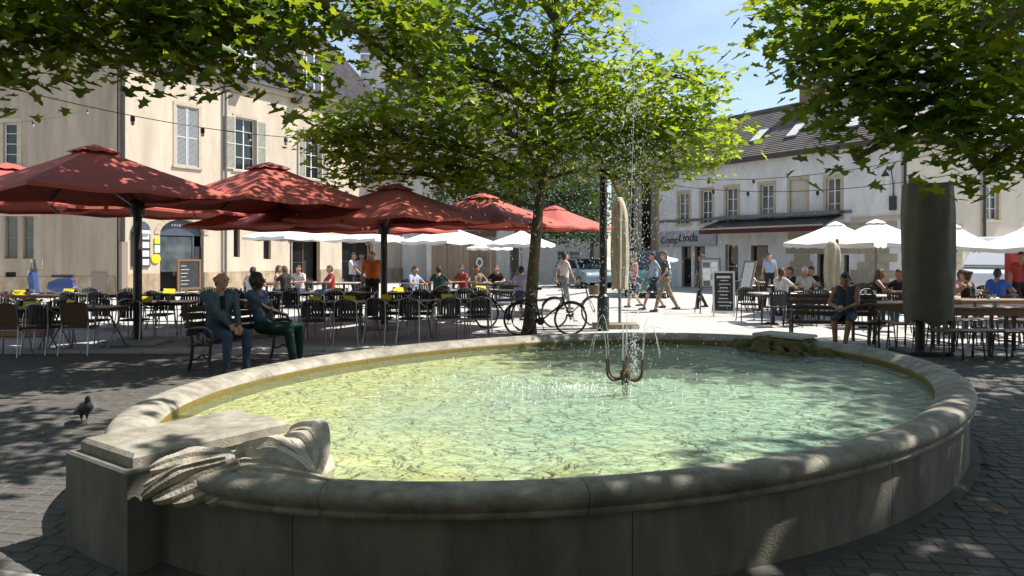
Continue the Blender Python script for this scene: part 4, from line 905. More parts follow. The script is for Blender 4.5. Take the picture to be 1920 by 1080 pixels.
# big plane tree at the left: trunk outside the picture
tree('plane_tree', 'large shady plane tree whose boughs hang across the upper left', 'tree', (-8.2, 6.2, 0), [(-8.2, 6.2, 0), (-8.1, 6.2, 1.5), (-7.8, 6.4, 3.2), (-6.8, 6.8, 5.2), (-5.8, 7, 7.2)], .30,
     [(P(240, 10, 9.0), (1.5, .9, .58), 66), (P(440, 35, 9.3), (.95, .9, .58), 50), (P(30, 60, 8.6), (.7, .7, .42), 24), (P(20, 145, 8.5), (.28, .3, .15), 6), (P(560, 20, 10.0), (.7, .8, .4), 26), (P(745, 50, 10.6), (.6, .7, .45), 34), (P(800, 150, 10.6), (.38, .4, .22), 11), (P(330, 95, 9.0), (.62, .6, .32), 24), (P(75, 90, 8.7), (.3, .3, .2), 6), (P(560, 150, 9.6), (.25, .3, .2), 6),
      ((-4.2, 7.0, 6.3), (3.3, 2.2, 1.2), 110), ((-.9, 6.3, 6.4), (2.0, 2.3, .9), 105), ((-4.1, 11.5, 6.8), (2.6, 1.6, .9), 190), ((-6.8, 8.0, 6.6), (2.4, 2.4, 1.2), 60)],
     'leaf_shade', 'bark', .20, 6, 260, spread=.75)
# neighbours of the row, standing beside the photographer: they shade the foreground
tree('plane_tree', 'plane tree beside the photographer, shading the near rim of the fountain', 'tree', (7.6, 1.6, 0), [(7.6, 1.6, 0), (7.5, 1.6, 2), (7.2, 1.6, 4), (6.6, 1.6, 7)], .30,
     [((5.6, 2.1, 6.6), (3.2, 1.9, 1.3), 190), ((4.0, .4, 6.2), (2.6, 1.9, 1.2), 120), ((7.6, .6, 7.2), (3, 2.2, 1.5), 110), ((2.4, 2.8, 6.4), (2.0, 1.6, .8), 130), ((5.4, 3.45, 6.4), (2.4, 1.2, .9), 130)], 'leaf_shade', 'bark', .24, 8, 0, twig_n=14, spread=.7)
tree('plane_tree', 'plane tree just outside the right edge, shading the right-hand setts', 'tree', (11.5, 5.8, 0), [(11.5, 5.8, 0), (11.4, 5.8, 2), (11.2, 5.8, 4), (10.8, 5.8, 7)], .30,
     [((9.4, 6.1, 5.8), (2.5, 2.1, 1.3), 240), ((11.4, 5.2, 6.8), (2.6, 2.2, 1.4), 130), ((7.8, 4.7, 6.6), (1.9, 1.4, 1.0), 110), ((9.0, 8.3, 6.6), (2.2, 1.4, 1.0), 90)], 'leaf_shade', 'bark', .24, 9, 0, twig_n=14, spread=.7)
for lbl, bx_, by_, sd_ in (('unseen plane tree added behind the photographer to cut skylight, left', -4.5, -3.5, 31), ('unseen plane tree added behind the photographer to cut skylight, right', 3.5, -5.0, 32), ('unseen plane tree added behind the photographer to cut skylight, far left', -9.5, 0.5, 33), ('unseen plane tree added well behind the photographer to cut skylight', -1.0, -9.5, 34), ('unseen plane tree added behind the photographer to cut skylight, far right', 10.5, -3.0, 35)):  # unseen trees, put behind the camera to block skylight
    tree('plane_tree', lbl, 'tree', (bx_, by_, 0), [(bx_, by_, 0), (bx_, by_, 2), (bx_ + .1, by_, 4), (bx_ + .2, by_, 6.5)], .28, [((bx_, by_, 5.6), (3.8, 3.6, 1.7), 300), ((bx_ + .5, by_ + .5, 3.9), (3.4, 3.0, .9), 130)], 'leaf_shade', 'bark', .40, sd_, 0, twig_n=12, spread=.9)
# unseen houses behind the photographer, added to keep skylight off the foreground
for lbl, hx, hw, hh_ in (('unseen ochre house added behind the photographer to cut skylight, left', -17, 15, 11), ('unseen grey house added straight behind the photographer to cut skylight', -1, 16.5, 12.5), ('unseen ochre house added behind the photographer to cut skylight, right', 16, 16, 10.5)):
    bz = empty('unseen_house', (hx, -16, 0), 0, lbl, 'building', 'unseen houses added to cut skylight'); MB().box((0, -4, hh_ / 2), (hw, 8, hh_)).build('wall', M['render_left'], bz)
    q = MB().prism([(-hw / 2 - .3, 0), (hw / 2 + .3, 0), (hw / 2 - 2, 3), (-hw / 2 + 2, 3)], lambda a, b, d: Vector((a, d, hh_ + .01 + b)), -8, .3); q.build('roof', M['tile'], bz)
    for i in range(5):
        for j in range(3): w_ = MB().box((-hw / 2 + (i + .5) * hw / 5, .02, 1.9 + 3.4 * j), (1.1, .06, 1.9)).build('window', M['glass'], bz)
# darker small tree among the white parasols
db_ = (px(966, 27), 27, 0)
tree('dark_tree', 'small dark round tree between the white parasols at the back', 'tree', db_, [db_, (db_[0], 27, 1.5), (db_[0] + .1, 27, 2.8), (db_[0] + .2, 27, 4.5)], .16,
     [(P(950, 350, 27), (1.9, 1.6, 1.35), 150), (P(1075, 375, 27), (1.3, 1.3, 1.1), 95), (P(1050, 440, 26.6), (1.1, 1.0, .35), 45), (P(860, 360, 27), (1.0, 1.0, .8), 50)], 'leaf_deep', 'bark_dark', .17, 12, 0)
tree('dark_tree', 'dark shrubby tree growing at the corner of the street mouth', 'tree', (px(1110, 37), 37, 0), [(px(1110, 37), 37, 0), (px(1110, 37), 37, 2.0), (px(1112, 37), 37, 4.0)], .14,
     [(P(1115, 400, 37), (1.5, 1.4, 1.5), 80), (P(1075, 350, 37), (1.2, 1.2, 1.0), 50)], 'leaf_deep', 'bark_dark', .2, 13, 0)
# a few fallen leaves on the paving and the coping
rng = random.Random(21)
lm = leaf_mesh('fallen_leaf', np.zeros((1, 3)), np.eye(3)[None], np.ones(1), M['fallen'], (0, 0, 0))
spots = [(40, 775, 0), (120, 735, 0), (1890, 975, 0), (1860, 880, 0), (1905, 765, 0), (1330, 1035, 0), (1445, 1020, 0), (75, 820, 0), (1880, 705, 0)]
words = ['left paving, far side', 'left paving near the terrace', 'right paving, nearest the camera', 'right setts beside the basin', 'right edge behind the rim', 'setts below the basin front', 'setts at the basin foot, right', 'left paving near the pigeon', 'far right paving']
for (x, y, z), w_ in zip(spots, words):
    Y = H * F / (y - HZ); o = bpy.data.objects.new('fallen_leaf', lm); link(o); s_ = rng.uniform(.09, .13); o.location = (px(x, Y), Y, .042); o.rotation_euler = (rng.uniform(-.2, .2), rng.uniform(-.2, .2), rng.uniform(0, 6)); o.scale = (s_, s_, s_)
    tag(o, 'dry brown fallen leaf on the ' + w_, 'leaf', 'fallen leaves on the paving')

# ------------------------------------------------------------------ parasols
def canopy(mb_m, root, c, half, ztop, zedge, rot, name='canopy', vent=True, valance=.0, nrib=8):
    """square canopy with corners on the axes turned by rot; sagging panels between eight ribs"""
    n = 12; mb = MB(); rings = []
    nr = 7
    def rad(a):                                     # square outline: distance to the edge for angle a
        q = (a - rot) % (math.pi / 2) - math.pi / 4; return half * math.cos(math.pi / 4) / math.cos(q)
    na = 32; vs_ = []
    for i in range(nr + 1):
        t = .10 + .90 * i / nr
        for j in range(na):
            a = 2 * math.pi * j / na + rot; rr = rad(a) * t; sag = math.sin(math.pi * ((j % 4) / 4)) ** 2 * .045 * t
            z = ztop + (zedge - ztop) * (t ** .88) - sag; vs_.append(Vector((c[0] + rr * math.cos(a), c[1] + rr * math.sin(a), z)))
    fs = [(i * na + j, i * na + (j + 1) % na, (i + 1) * na + (j + 1) % na, (i + 1) * na + j) for i in range(nr) for j in range(na)]
    k = len(vs_)
    if valance:
        vs_ += [v - Vector((0, 0, valance)) for v in vs_[nr * na:(nr + 1) * na]]
        fs += [(nr * na + j, nr * na + (j + 1) % na, k + (j + 1) % na, k + j) for j in range(na)]
    mb.add(vs_, fs); off = root.location
    o = link(bpy.data.objects.new(name, mb.mesh(name, mb_m, 50, off)), root)
    if vent:
        v2 = MB(); vv = []
        for t, dz in ((.0, .01), (.08, -.035), (.15, -.08), (.19, -.115)):
            for j in range(16):
                a = 2 * math.pi * j / 16 + rot; rr = rad(a) * t; vv.append(Vector((c[0] + rr * math.cos(a), c[1] + rr * math.sin(a), ztop + dz - (.02 if j % 2 else 0) * (t > .15))))
        v2.add(vv, [(i * 16 + j, i * 16 + (j + 1) % 16, (i + 1) * 16 + (j + 1) % 16, (i + 1) * 16 + j) for i in range(3) for j in range(16)])
        link(bpy.data.objects.new('vent_cap', v2.mesh('vent_cap', mb_m, 50, off)), o)
    return o, rad
def ribs(root, par, c, rad, ztop, zedge, rot, m, hubz, r=.017):
    off = root.location
    for j in range(8):
        a = rot + math.pi / 4 * j; rr = rad(a) * .97; p0 = Vector((c[0], c[1], ztop - .06)); p1 = Vector((c[0] + rr * math.cos(a), c[1] + rr * math.sin(a), zedge - .02))
        q = MB().tube([p0, p1], r, 4); link(bpy.data.objects.new('rib', q.mesh('rib', M[m], False, off)), par)
        pm = p0.lerp(p1, .52) - Vector((0, 0, .02)); q = MB().tube([Vector((c[0], c[1], hubz)), pm], r * .8, 4); link(bpy.data.objects.new('strut', q.mesh('strut', M[m], False, off)), par)
    q = MB().lathe([(.05, -.06), (.085, -.05), (.085, .03), (.05, .05)], 10, (c[0], c[1], hubz)); link(bpy.data.objects.new('hub', q.mesh('hub', M['alu'], 40, off)), par)
def multi_parasol(mx, my, offs, half, ztop, zedge, rot, label, base=True):
    root = empty('red_parasol', (mx, my, 0), 0, label, 'parasol', 'red terrace parasols'); off = root.location; topz = zedge + .12
    q = MB().lathe([(.075, .02), (.075, topz), (.06, topz + .05)], 12, (mx, my, 0)); link(bpy.data.objects.new('mast', q.mesh('mast', M['iron'], 40, off)), root)
    q = MB().box((mx, my, .05), (.9, .9, .09), ch=.02); link(bpy.data.objects.new('base_plate', q.mesh('base_plate', M['slab'], False, off)), root)
    q = MB().lathe([(.13, topz - .35), (.13, topz - .05), (.09, topz)], 10, (mx, my, 0)); link(bpy.data.objects.new('collar', q.mesh('collar', M['iron'], 40, off)), root)
    for (dx, dy, dz) in offs:
        c = (mx + dx, my + dy); o, rad = canopy(M['red_canvas'], root, c, half, ztop + dz, zedge + dz, rot, valance=.05); hubz = zedge + dz + .02
        ribs(root, o, c, rad, ztop + dz, zedge + dz, rot, 'iron', hubz + .12)
        q = MB().tube([Vector((mx, my, topz - .2)), Vector((mx + dx * .5, my + dy * .5, topz - .02)), Vector((c[0], c[1], hubz + .1))], .035, 6); link(bpy.data.objects.new('arm', q.mesh('arm', M['iron'], False, off)), root)
        q = MB().tube([Vector((c[0], c[1], hubz)), Vector((c[0], c[1], ztop + dz))], .022, 6); link(bpy.data.objects.new('king_post', q.mesh('king_post', M['iron'], False, off)), root)
    return root
m1 = (px(258, 13.3), 13.3)
multi_parasol(*m1, [(.35, -2.0, .0), (2.42, .0, -.02), (-2.42, 0, -.03), (-.35, 2.0, -.05)], 2.14, 3.38, 2.60, R(10), 'large dark red parasol with four canopies on one mast, leftmost, half in tree shade')
m2 = (px(720, 16.2), 16.2)
multi_parasol(*m2, [(.57, -2.0, .0), (2.22, .12, -.0), (-2.22, -.1, -.05), (-.57, 2.0, -.05)], 2.12, 3.05, 2.34, R(14), 'dark red parasol with four canopies on one mast, middle, before the plane tree')
m3 = (px(1003, 20.6), 20.6)
multi_parasol(*m3, [(.55, -.2, .0)], 1.75, 3.05, 2.42, R(8), 'single bright red parasol just right of the plane tree trunk')

def white_parasol(x, Y, half, ytop, yedge, rot, label, group, valance=.10):
    X = px(x, Y); root = empty('white_parasol', (X, Y, 0), 0, label, 'parasol', group); off = root.location; zt, ze = pz(ytop, Y), pz(yedge, Y)
    o, rad = canopy(M['white_canvas'], root, (X, Y), half, zt, ze, rot, valance=valance); ribs(root, o, (X, Y), rad, zt, ze, rot, 'wood_grey', ze - .15)
    q = MB().tube([Vector((X, Y, 0)), Vector((X, Y, zt))], .032, 8); link(bpy.data.objects.new('pole', q.mesh('pole', M['wood_grey'], 40, off)), root)
    q = MB().box((X, Y, .04), (.6, .6, .08), ch=.02); link(bpy.data.objects.new('foot', q.mesh('foot', M['iron'], False, off)), root)
g = 'white parasols at the back left'
white_parasol(545, 24, 1.55, 417, 444, R(10), 'white parasol furthest left under the red canopies', g); white_parasol(690, 25.5, 1.55, 424, 448, R(20), 'white parasol behind the middle red mast', g)
white_parasol(838, 23.5, 1.5, 421, 452, R(5), 'white parasol left of the plane tree, third from left', g); white_parasol(978, 24.5, 1.3, 432, 457, R(25), 'white parasol directly behind the plane tree trunk', g)
white_parasol(920, 33, 1.1, 452, 464, R(0), 'small distant white parasol under the dark tree', g)
g = 'white parasols on the right terrace'
white_parasol(1567, 19.5, 1.55, 415, 456, R(10), 'white parasol with brown pole, leftmost of the right terrace', g); white_parasol(1642, 21.5, 1.75, 411, 456, R(30), 'white parasol with the highest peak on the right terrace', g)
white_parasol(1790, 21, 1.35, 420, 462, R(15), 'white parasol just right of the covered column', g); white_parasol(1925, 17.5, 1.45, 424, 464, R(5), 'white parasol cut by the right picture edge', g)
white_parasol(1225, 33, 1.15, 474, 486, R(0), 'low white parasol far back beside the walking men', g)

# closed parasols
def folded(name, x, Y, ytop, ybot, w, m, label, pole_r=.04, cant=None, neck=True, full=False):
    X = px(x, Y); root = empty(name, (X, Y, 0), 0, label, 'parasol'); off = root.location; zt, zb = pz(ytop, Y), pz(ybot, Y); mb = MB(); nt = 40; nz_ = 22; vs_ = []; rng = random.Random(int(x))
    ph = [rng.uniform(0, 6) for _ in range(4)]
    for i in range(nz_ + 1):
        t = (i / nz_) ** (1.35 if full else 1); z = zt + (zb - zt) * t
        prof = (.40 + .60 * min(1, t * 6) ** .6) * (1 - .12 * max(0, t - .75) / .25) if not full else (.94 + .06 * math.sin(t * 3.4 + .2)) * (.86 if i == 0 else 1) * (1 - .03 * (t > .97))
        for j in range(nt):
            a = 2 * math.pi * j / nt
            if full: k = 1 + .03 * math.sin(3 * a + 2 * t + ph[0]) + .022 * math.sin(7 * a + 5 * t + ph[1]) * (1.4 - t) + .03 * math.sin(15 * t + ph[2] + 2 * a) * max(0, .4 - t) * 2 + .03 * abs(math.sin(5 * a + 1.5 * math.sin(4 * t))) ** 3
            else: k = 1 + .24 * math.cos(7 * a + .5 * math.sin(3 * t + ph[0])) * min(1, t * 2) + .06 * math.sin(3 * a + ph[1])
            vs_.append(Vector((X + w * prof * k * math.cos(a), Y + w * prof * k * math.sin(a), z + (.02 * math.sin(3 * a + ph[3]) if 0 < i < nz_ else (.05 * math.sin(4 * a + ph[2]) if i == nz_ else .03 * math.sin(a))))))
    fs = [(i * nt + j, i * nt + (j + 1) % nt, (i + 1) * nt + (j + 1) % nt, (i + 1) * nt + j) for i in range(nz_) for j in range(nt)] + [tuple(range(nt))]
    mb.add(vs_, fs); link(bpy.data.objects.new('folded_fabric', mb.mesh('folded_fabric', M[m], True, off)), root)
    return root, X, Y, zt, zb
rt, X, Y, zt, zb = folded('covered_parasol', 1739, 11.9, 343, 604, .385, 'olive_cover', 'tall closed parasol in an olive grey protective cover beside the stools', full=True)
q = MB().tube([Vector((X - .12, Y, 0)), Vector((X - .12, Y, zb + .6))], .075, 10); link(bpy.data.objects.new('mast', q.mesh('mast', M['iron'], 40, rt.location)), rt)
q = MB().box((X - .12, Y, .045), (.7, .7, .08), ch=.02); link(bpy.data.objects.new('base_plate', q.mesh('base_plate', M['iron'], False, rt.location)), rt)
rt, X, Y, zt, zb = folded('closed_parasol', 1162, 16.2, 372, 541, .165, 'beige_canvas', 'closed beige cantilever parasol hanging from a dark mast behind the fountain jet')
MX = px(1131, 15.7)
q = MB().lathe([(.13, .0), (.13, .75), (.085, .8), (.085, 3.6), (.06, 3.7)], 12, (MX, 15.7, 0)); link(bpy.data.objects.new('mast', q.mesh('mast', M['iron'], 40, rt.location)), rt)
q = MB().tube(curve([(MX, 15.7, 3.5), (MX + .15, 15.9, 3.45), (X, Y, zt + .05)], 4), .04, 6); link(bpy.data.objects.new('arm', q.mesh('arm', M['iron'], 40, rt.location)), rt)
q = MB().tube([(X, Y, .1), (X, Y, zt)], .035, 8); link(bpy.data.objects.new('stay_post', q.mesh('stay_post', M['alu'], 40, rt.location)), rt)
q = MB().box((X - .1, Y, .06), (1.0, .5, .12), ch=.02); link(bpy.data.objects.new('base_plate', q.mesh('base_plate', M['wood_grey'], False, rt.location)), rt)
rt, X, Y, zt, zb = folded('closed_parasol', 1561, 18.3, 452, 541, .17, 'beige_canvas', 'closed tan parasol hanging beside the brown pole on the right terrace')
q = MB().tube([(X + .12, Y, 0), (X + .12, Y, zt + .05)], .04, 8); link(bpy.data.objects.new('pole', q.mesh('pole', M['wood'], 40, rt.location)), rt)

# ------------------------------------------------------------------ furniture
def mk_armchair(name, label, frame='alu', weave='weave_dark', holes=True):
    t = empty(name, (0, 0, 0), 0, label, 'chair')
    sb_ = MB(); pl = [(.23 * math.cos(a), .22 * math.sin(a)) for a in [2 * math.pi * k / 18 for k in range(18)]]; pl = [(max(-.21, min(.21, x * 1.15)), max(-.2, min(.2, y * 1.12))) for x, y in pl]
    sb_.prism(pl, lambda a, b, d: Vector((a, b, d)), .435, .462); sb_.build('seat', M[weave], t)
    bb = MB(); n = 9         # curved woven back made of upright strips with gaps
    for k in range(n):
        a0, a1 = [R(-150 + 120 * (k + e) / n) for e in (.0, .80)]; r = .235
        q = [Vector((r * math.cos(a), r * math.sin(a) + .0, z)) for a, z in ((a0, .50), (a1, .50), (a1, .835 - .03 * abs(k - 4) / 4), (a0, .835 - .03 * abs(k - 4) / 4))]
        q2 = [v * 1.0 + Vector((math.cos((a0 + a1) / 2), math.sin((a0 + a1) / 2), 0)) * .012 for v in q]; bb.add(q + q2, [(0, 1, 2, 3), (7, 6, 5, 4), (0, 1, 5, 4), (1, 2, 6, 5), (2, 3, 7, 6), (3, 0, 4, 7)])
    bb.build('backrest', M[weave], t)
    MB().tube(curve([(-.25, .20, .645), (-.265, .05, .66), (-.25, -.10, .70), (-.17, -.22, .80), (0, -.265, .85), (.17, -.22, .80), (.25, -.10, .70), (.265, .05, .66), (.25, .20, .645)], 4), .0125, 6).build('arm_rail', M[frame], t, 40)
    for s_ in (-1, 1):
        MB().tube(curve([(s_ * .25, .20, .645), (s_ * .235, .22, .45), (s_ * .245, .255, .0)], 3), .0125, 6).build('leg', M[frame], t, 40)
        MB().tube(curve([(s_ * .19, -.20, .80), (s_ * .20, -.20, .45), (s_ * .225, -.29, .0)], 3), .0125, 6).build('leg', M[frame], t, 40)
    MB().tube([(-.235, .22, .43), (.235, .22, .43)], .010, 5).build('stretcher', M[frame], t, 40)
    return t
def mk_sidechair(name, label):
    t = empty(name, (0, 0, 0), 0, label, 'chair')
    MB().box((0, .01, .45), (.43, .42, .028), ch=.01).build('seat', M['weave_brown'], t)
    bb = MB(); pl = [(-.21, .50), (.21, .50), (.215, .80), (.18, .86), (.10, .88), (-.10, .88), (-.18, .86), (-.215, .80)]
    bb.prism(pl, lambda a, z, d: Vector((a, -.20 - (z - .45) * .18 + d + .25 * a * a, z)), -.012, .012); bb.build('backrest', M['weave_brown'], t)
    for s_ in (-1, 1):
        MB().tube(curve([(s_ * .19, .19, .44), (s_ * .20, .20, .22), (s_ * .225, .235, 0)], 3), .0125, 6).build('leg', M['alu'], t, 40)
        MB().tube(curve([(s_ * .20, -.275, .84), (s_ * .20, -.20, .45), (s_ * .225, -.30, 0)], 3), .0125, 6).build('leg', M['alu'], t, 40)
    MB().tube([(-.2, -.2, .44), (.2, -.2, .44)], .010, 5).build('stretcher', M['alu'], t, 40)
    return t
def mk_table(name, label, w, d, top='tabletop', leg='iron', cross=True):
    t = empty(name, (0, 0, 0), 0, label, 'table')
    MB().box((0, 0, .735), (w, d, .03), ch=.008).build('tabletop', M[top], t)
    MB().box((0, 0, .70), (w - .12, d - .12, .036)).build('apron', M[leg], t)
    if cross:
        for s_ in (-1, 1):
            for q in (-1, 1): MB().tube([(s_ * (w / 2 - .07), q * d * .30, .69), (s_ * (w / 2 - .05), -q * d * .42, .0)], .014, 6).build('leg', M['alu'], t, 40)
        MB().tube([(-w / 2 + .07, 0, .36), (w / 2 - .07, 0, .36)], .010, 5).build('stretcher', M['alu'], t, 40)
    else:
        q = MB().lathe([(.04, .03), (.04, .69)], 10); q.build('column', M[leg], t, 40); MB().box((0, 0, .02), (.5, .09, .03), ch=.01).build('foot', M[leg], t); MB().box((0, 0, .022), (.09, .5, .028), ch=.01).build('foot', M[leg], t)
    return t
chA = mk_armchair('bistro_armchair', 'dark woven armchair'); chB = mk_sidechair('wicker_chair', 'brown wicker chair'); chC = mk_armchair('black_armchair', 'black armchair', 'black_plastic', 'black_plastic')
tbA = mk_table('terrace_table', 'dark table', 1.15, .72); tbB = mk_table('bistro_table', 'light table', .95, .7, 'tabletop_light', 'iron', False)
fl_ = {k: True for k in ('A', 'B', 'C', 'TA', 'TB', 'menu', 'glass', 'plate', 'stool', 'wt')}
def put(kind, proto, *a, **k):
    r_ = place(proto, fl_[kind], *a, **k); fl_[kind] = False; return r_
def mk_menu():
    mb = MB(); mb.add([(-.13, -.06, 0), (.13, -.07, 0), (.12, 0, .10), (-.13, .01, .11), (-.13, .09, 0), (.13, .08, 0)], [(0, 1, 2, 3), (3, 2, 5, 4)])
    return tag(mb.build('menu_card', M['yellow']), 'yellow menu', 'menu card')
def mk_glass():
    t = empty('tumbler', (0, 0, 0), 0, 'glass', 'glass'); MB().lathe([(.026, 0), (.034, .11), (.032, .11), (.025, .006)], 10).build('bowl', M['tumbler'], t, 40); return t
def mk_plate(): return tag(MB().lathe([(.05, 0), (.06, .004), (.12, .018), (.122, .022), (.06, .01)], 16).build('plate', M['china'], None, 40), 'white plate', 'plate')
menu, glass_, plate_ = mk_menu(), mk_glass(), mk_plate()
rng = random.Random(31)
def dress(cx, cy, rz, where, nmenu=1, nglass=2, npl=1, w=.45):
    c_, s_ = math.cos(rz), math.sin(rz)
    def w2(x, y): return (cx + x * c_ - y * s_, cy + x * s_ + y * c_, .752)
    sides = ['left', 'right', 'middle']
    for k in range(nmenu): put('menu', menu, w2((-.32, .30, 0)[k] * w / .45, rng.uniform(-.15, .1)), rz + rng.uniform(-.6, .6), 'yellow menu card, %s of %s' % (sides[k], where), 'yellow menu cards on the terrace tables')
    for k in range(nglass): put('glass', glass_, w2((-.10, .12, .42)[k] * w / .45, rng.uniform(-.2, .2)), 0, 'drinking glass, %s of %s' % (sides[k], where), 'glasses on the terrace tables')
    for k in range(npl): put('plate', plate_, w2((.02, -.4)[k] * w / .45, (-.2, .12)[k]), 0, 'white plate, %s of %s' % (('front', 'left')[k], where), 'plates on the terrace tables')
def left_row(items, rowname, side_chairs, nm):
    for i, (x, Y, rz) in enumerate(items):
        X = px(x, Y); where = '%s row, %s table from left' % (rowname, ORD[i]); put('TA', tbA, (X, Y, 0), rz, 'dark bistro table, ' + ORD[i] + ' from the left in the ' + rowname + ' terrace row', 'dark terrace tables')
        dress(X, Y, rz, where, nm[i % len(nm)], 2, 1 + (i % 2))
        c_, s_ = math.cos(rz), math.sin(rz)
        for (lx, ly, fc, wd) in side_chairs[i % len(side_chairs)]:
            wx, wy = X + lx * c_ - ly * s_, Y + lx * s_ + ly * c_; r_ = rz + (0 if fc > 0 else math.pi) + rng.uniform(-.25, .25)
            if i == 0 and rowname == 'front' and wd == 'near right': put('B', chB, (wx, wy, 0), r_, 'brown wicker chair at %s of %s' % (wd, where), 'chairs at the left terrace tables')
            elif i == 1 and rowname == 'front' and wd == 'near right': put('B', chB, (wx, wy, 0), r_, 'brown wicker chair at %s of %s' % (wd, where), 'chairs at the left terrace tables')
            else: put('A', chA, (wx, wy, 0), r_, 'dark woven armchair at %s of %s' % (wd, where), 'chairs at the left terrace tables')
NL, NRr, FLf, FR_ = (-.30, -.62, 1, 'near left'), (.30, -.62, 1, 'near right'), (-.30, .62, -1, 'far left'), (.30, .62, -1, 'far right'); EL_, ER_ = (-.85, .05, 1, 'left end'), (.85, 0, 1, 'right end')
left_row([(30, 12.3, .05), (165, 12.6, -.08), (308, 14.0, .1), (455, 14.3, .0), (625, 13.9, .12), (755, 14.3, -.05), (868, 14.6, .08)], 'front', [(NL, NRr, FLf, FR_), (NL, NRr, FLf), (NL, FLf, FR_), (FLf, FR_), (NL, NRr, FLf, FR_), (NL, NRr, FLf, FR_), (NL, NRr, FR_)], [2, 1, 1, 1])
left_row([(70, 16.4, .05), (150, 16.8, -.08), (240, 16.6, .1), (345, 17.0, .0), (440, 16.8, .12), (545, 17.2, -.05), (660, 17.4, .08), (770, 17.6, 0), (850, 18.2, .1), (925, 18.6, 0)], 'second', [(NL, FR_), (NRr, FLf), (NL, NRr, FLf)], [1, 1, 0])
# back rows under the white parasols, and right-hand terrace
def bistro(items, rowname, kind, proto, chairs, group, glasses=1):
    for i, (x, Y, rz) in enumerate(items):
        X = px(x, Y); where = '%s, %s table from left' % (rowname, ORD[i]); put('TB', tbB, (X, Y, 0), rz, 'light pedestal table, %s from left in %s' % (ORD[i], rowname), 'light pedestal tables')
        dress(X, Y, rz, where, 0, glasses, i % 2, .35)
        c_, s_ = math.cos(rz), math.sin(rz)
        for (lx, ly, fc, wd) in chairs[i % len(chairs)]:
            put(kind, proto, (X + lx * c_ - ly * s_, Y + lx * s_ + ly * c_, 0), rz + (0 if fc > 0 else math.pi) + rng.uniform(-.3, .3), '%s, %s of %s' % ('dark armchair' if kind == 'A' else 'black armchair', wd, where), group)
bistro([(500, 23.5, .1), (575, 24.0, -.1), (645, 23.6, 0), (780, 23.2, .1), (850, 23.8, 0), (930, 23.2, .05)], 'row under white parasols', 'A', chA, [(NL, FR_), (NRr, FLf)], 'chairs under the white parasols')
bistro([(1450, 17.2, .2), (1535, 17.6, 0), (1632, 16.2, -.1), (1812, 15.6, .1)], 'right terrace front row', 'C', chC, [(NL, NRr, FLf), (NL, FLf, FR_), (NRr, FLf, FR_)], 'chairs on the right terrace', 2)
bistro([(1425, 21.5, .1), (1500, 21, 0), (1600, 21.4, .2), (1690, 20.4, .1), (1860, 18.4, 0)], 'right terrace back row', 'C', chC, [(NL, NRr, FLf, FR_), (NL, FLf, FR_)], 'chairs on the right terrace', 1)

# park benches
def mk_bench(label):
    t = empty('park_bench', (0, 0, 0), 0, label, 'bench')
    for k in range(4): MB().box((0, .20 - .115 * k, .44 - .006 * k * k), (1.56, .085, .034), ch=.008).build('seat_slat', M['wood_dark'], t)
    for k in range(4): MB().box((0, -.22 - .035 * k, .56 + .105 * k), (1.56, .03, .08), Matrix.Rotation(R(16), 3, 'X'), ch=.008).build('back_slat', M['wood_dark'], t)
    for s_ in (-1, 1):
        q = MB(); x = s_ * .72
        q.tube(curve([(x, .24, 0), (x, .20, .18), (x, .23, .40), (x, .26, .50), (x, .24, .60), (x, .14, .645), (x, -.05, .64), (x, -.20, .62)], 4), .022, 6)
        q.tube(curve([(x, -.26, 0), (x, -.19, .2), (x, -.17, .42), (x, -.24, .62), (x, -.35, .95)], 4), .024, 6); q.tube([(x, .24, .41), (x, -.18, .40)], .02, 6)
        q.tube(curve([(x, .16, .42), (x, .12, .54), (x, .0, .56), (x, -.03, .48), (x, .04, .45), (x, .07, .50)], 5), .013, 5); q.tube(curve([(x, .20, .18), (x, .05, .26), (x, -.08, .2), (x, -.19, .2)], 4), .015, 5)
        q.build('cast_end', M['iron'], t, 40)
    return t
bd = Vector((.86, -.51, 0)); bax = Vector((.51, .86, 0)); BN1 = Vector((px(456, 10.6), 10.6, 0))
bench = mk_bench('dark slatted park bench with iron ends seating two men, left'); bench.location = BN1; bench.rotation_euler = (0, 0, face(bd.x, bd.y))
bench2 = copy_tree(bench); bench2['label'] = 'dark slatted park bench behind the far pedestal with a woman on it'
BN2 = Vector((px(1562, 13.2), 13.2, 0)); B2d = Vector((-.28, -.96, 0)); bench2.location = BN2; bench2.rotation_euler = (0, 0, face(B2d.x, B2d.y)); bench['group'] = bench2['group'] = 'park benches round the fountain'
# wooden high tables and stools at the right
def mk_wtable(label):
    t = empty('wooden_table', (0, 0, 0), 0, label, 'table')
    for k in range(4): MB().box((0, -.27 + .18 * k, .745), (1.5, .172, .035), ch=.006).build('board', M['wood'], t)
    MB().box((0, -.31, .67), (1.4, .025, .10)).build('apron', M['wood'], t); MB().box((0, .31, .67), (1.4, .025, .10)).build('apron', M['wood'], t)
    for sx in (-1, 1):
        for sy in (-1, 1): MB().box((sx * .66, sy * .28, .36), (.045, .045, .72)).build('leg', M['iron'], t)
        MB().tube([(sx * .66, -.28, .14), (sx * .66, .28, .14)], .014, 5).build('stretcher', M['iron'], t)
    return t
def mk_stool(label):
    t = empty('stool', (0, 0, 0), 0, label, 'stool'); MB().box((0, 0, .46), (.36, .34, .03), ch=.01).build('seat', M['wood'], t)
    for sx in (-1, 1):
        for sy in (-1, 1): MB().tube([(sx * .14, sy * .13, .45), (sx * .17, sy * .165, 0)], .0125, 5).build('leg', M['iron'], t)
        MB().tube([(sx * .16, -.155, .16), (sx * .16, .155, .16)], .008, 4).build('rung', M['iron'], t)
    MB().tube([(-.155, .15, .2), (.155, .15, .2)], .008, 4).build('rung', M['iron'], t); return t
wt = mk_wtable('wooden table'); st = mk_stool('stool')
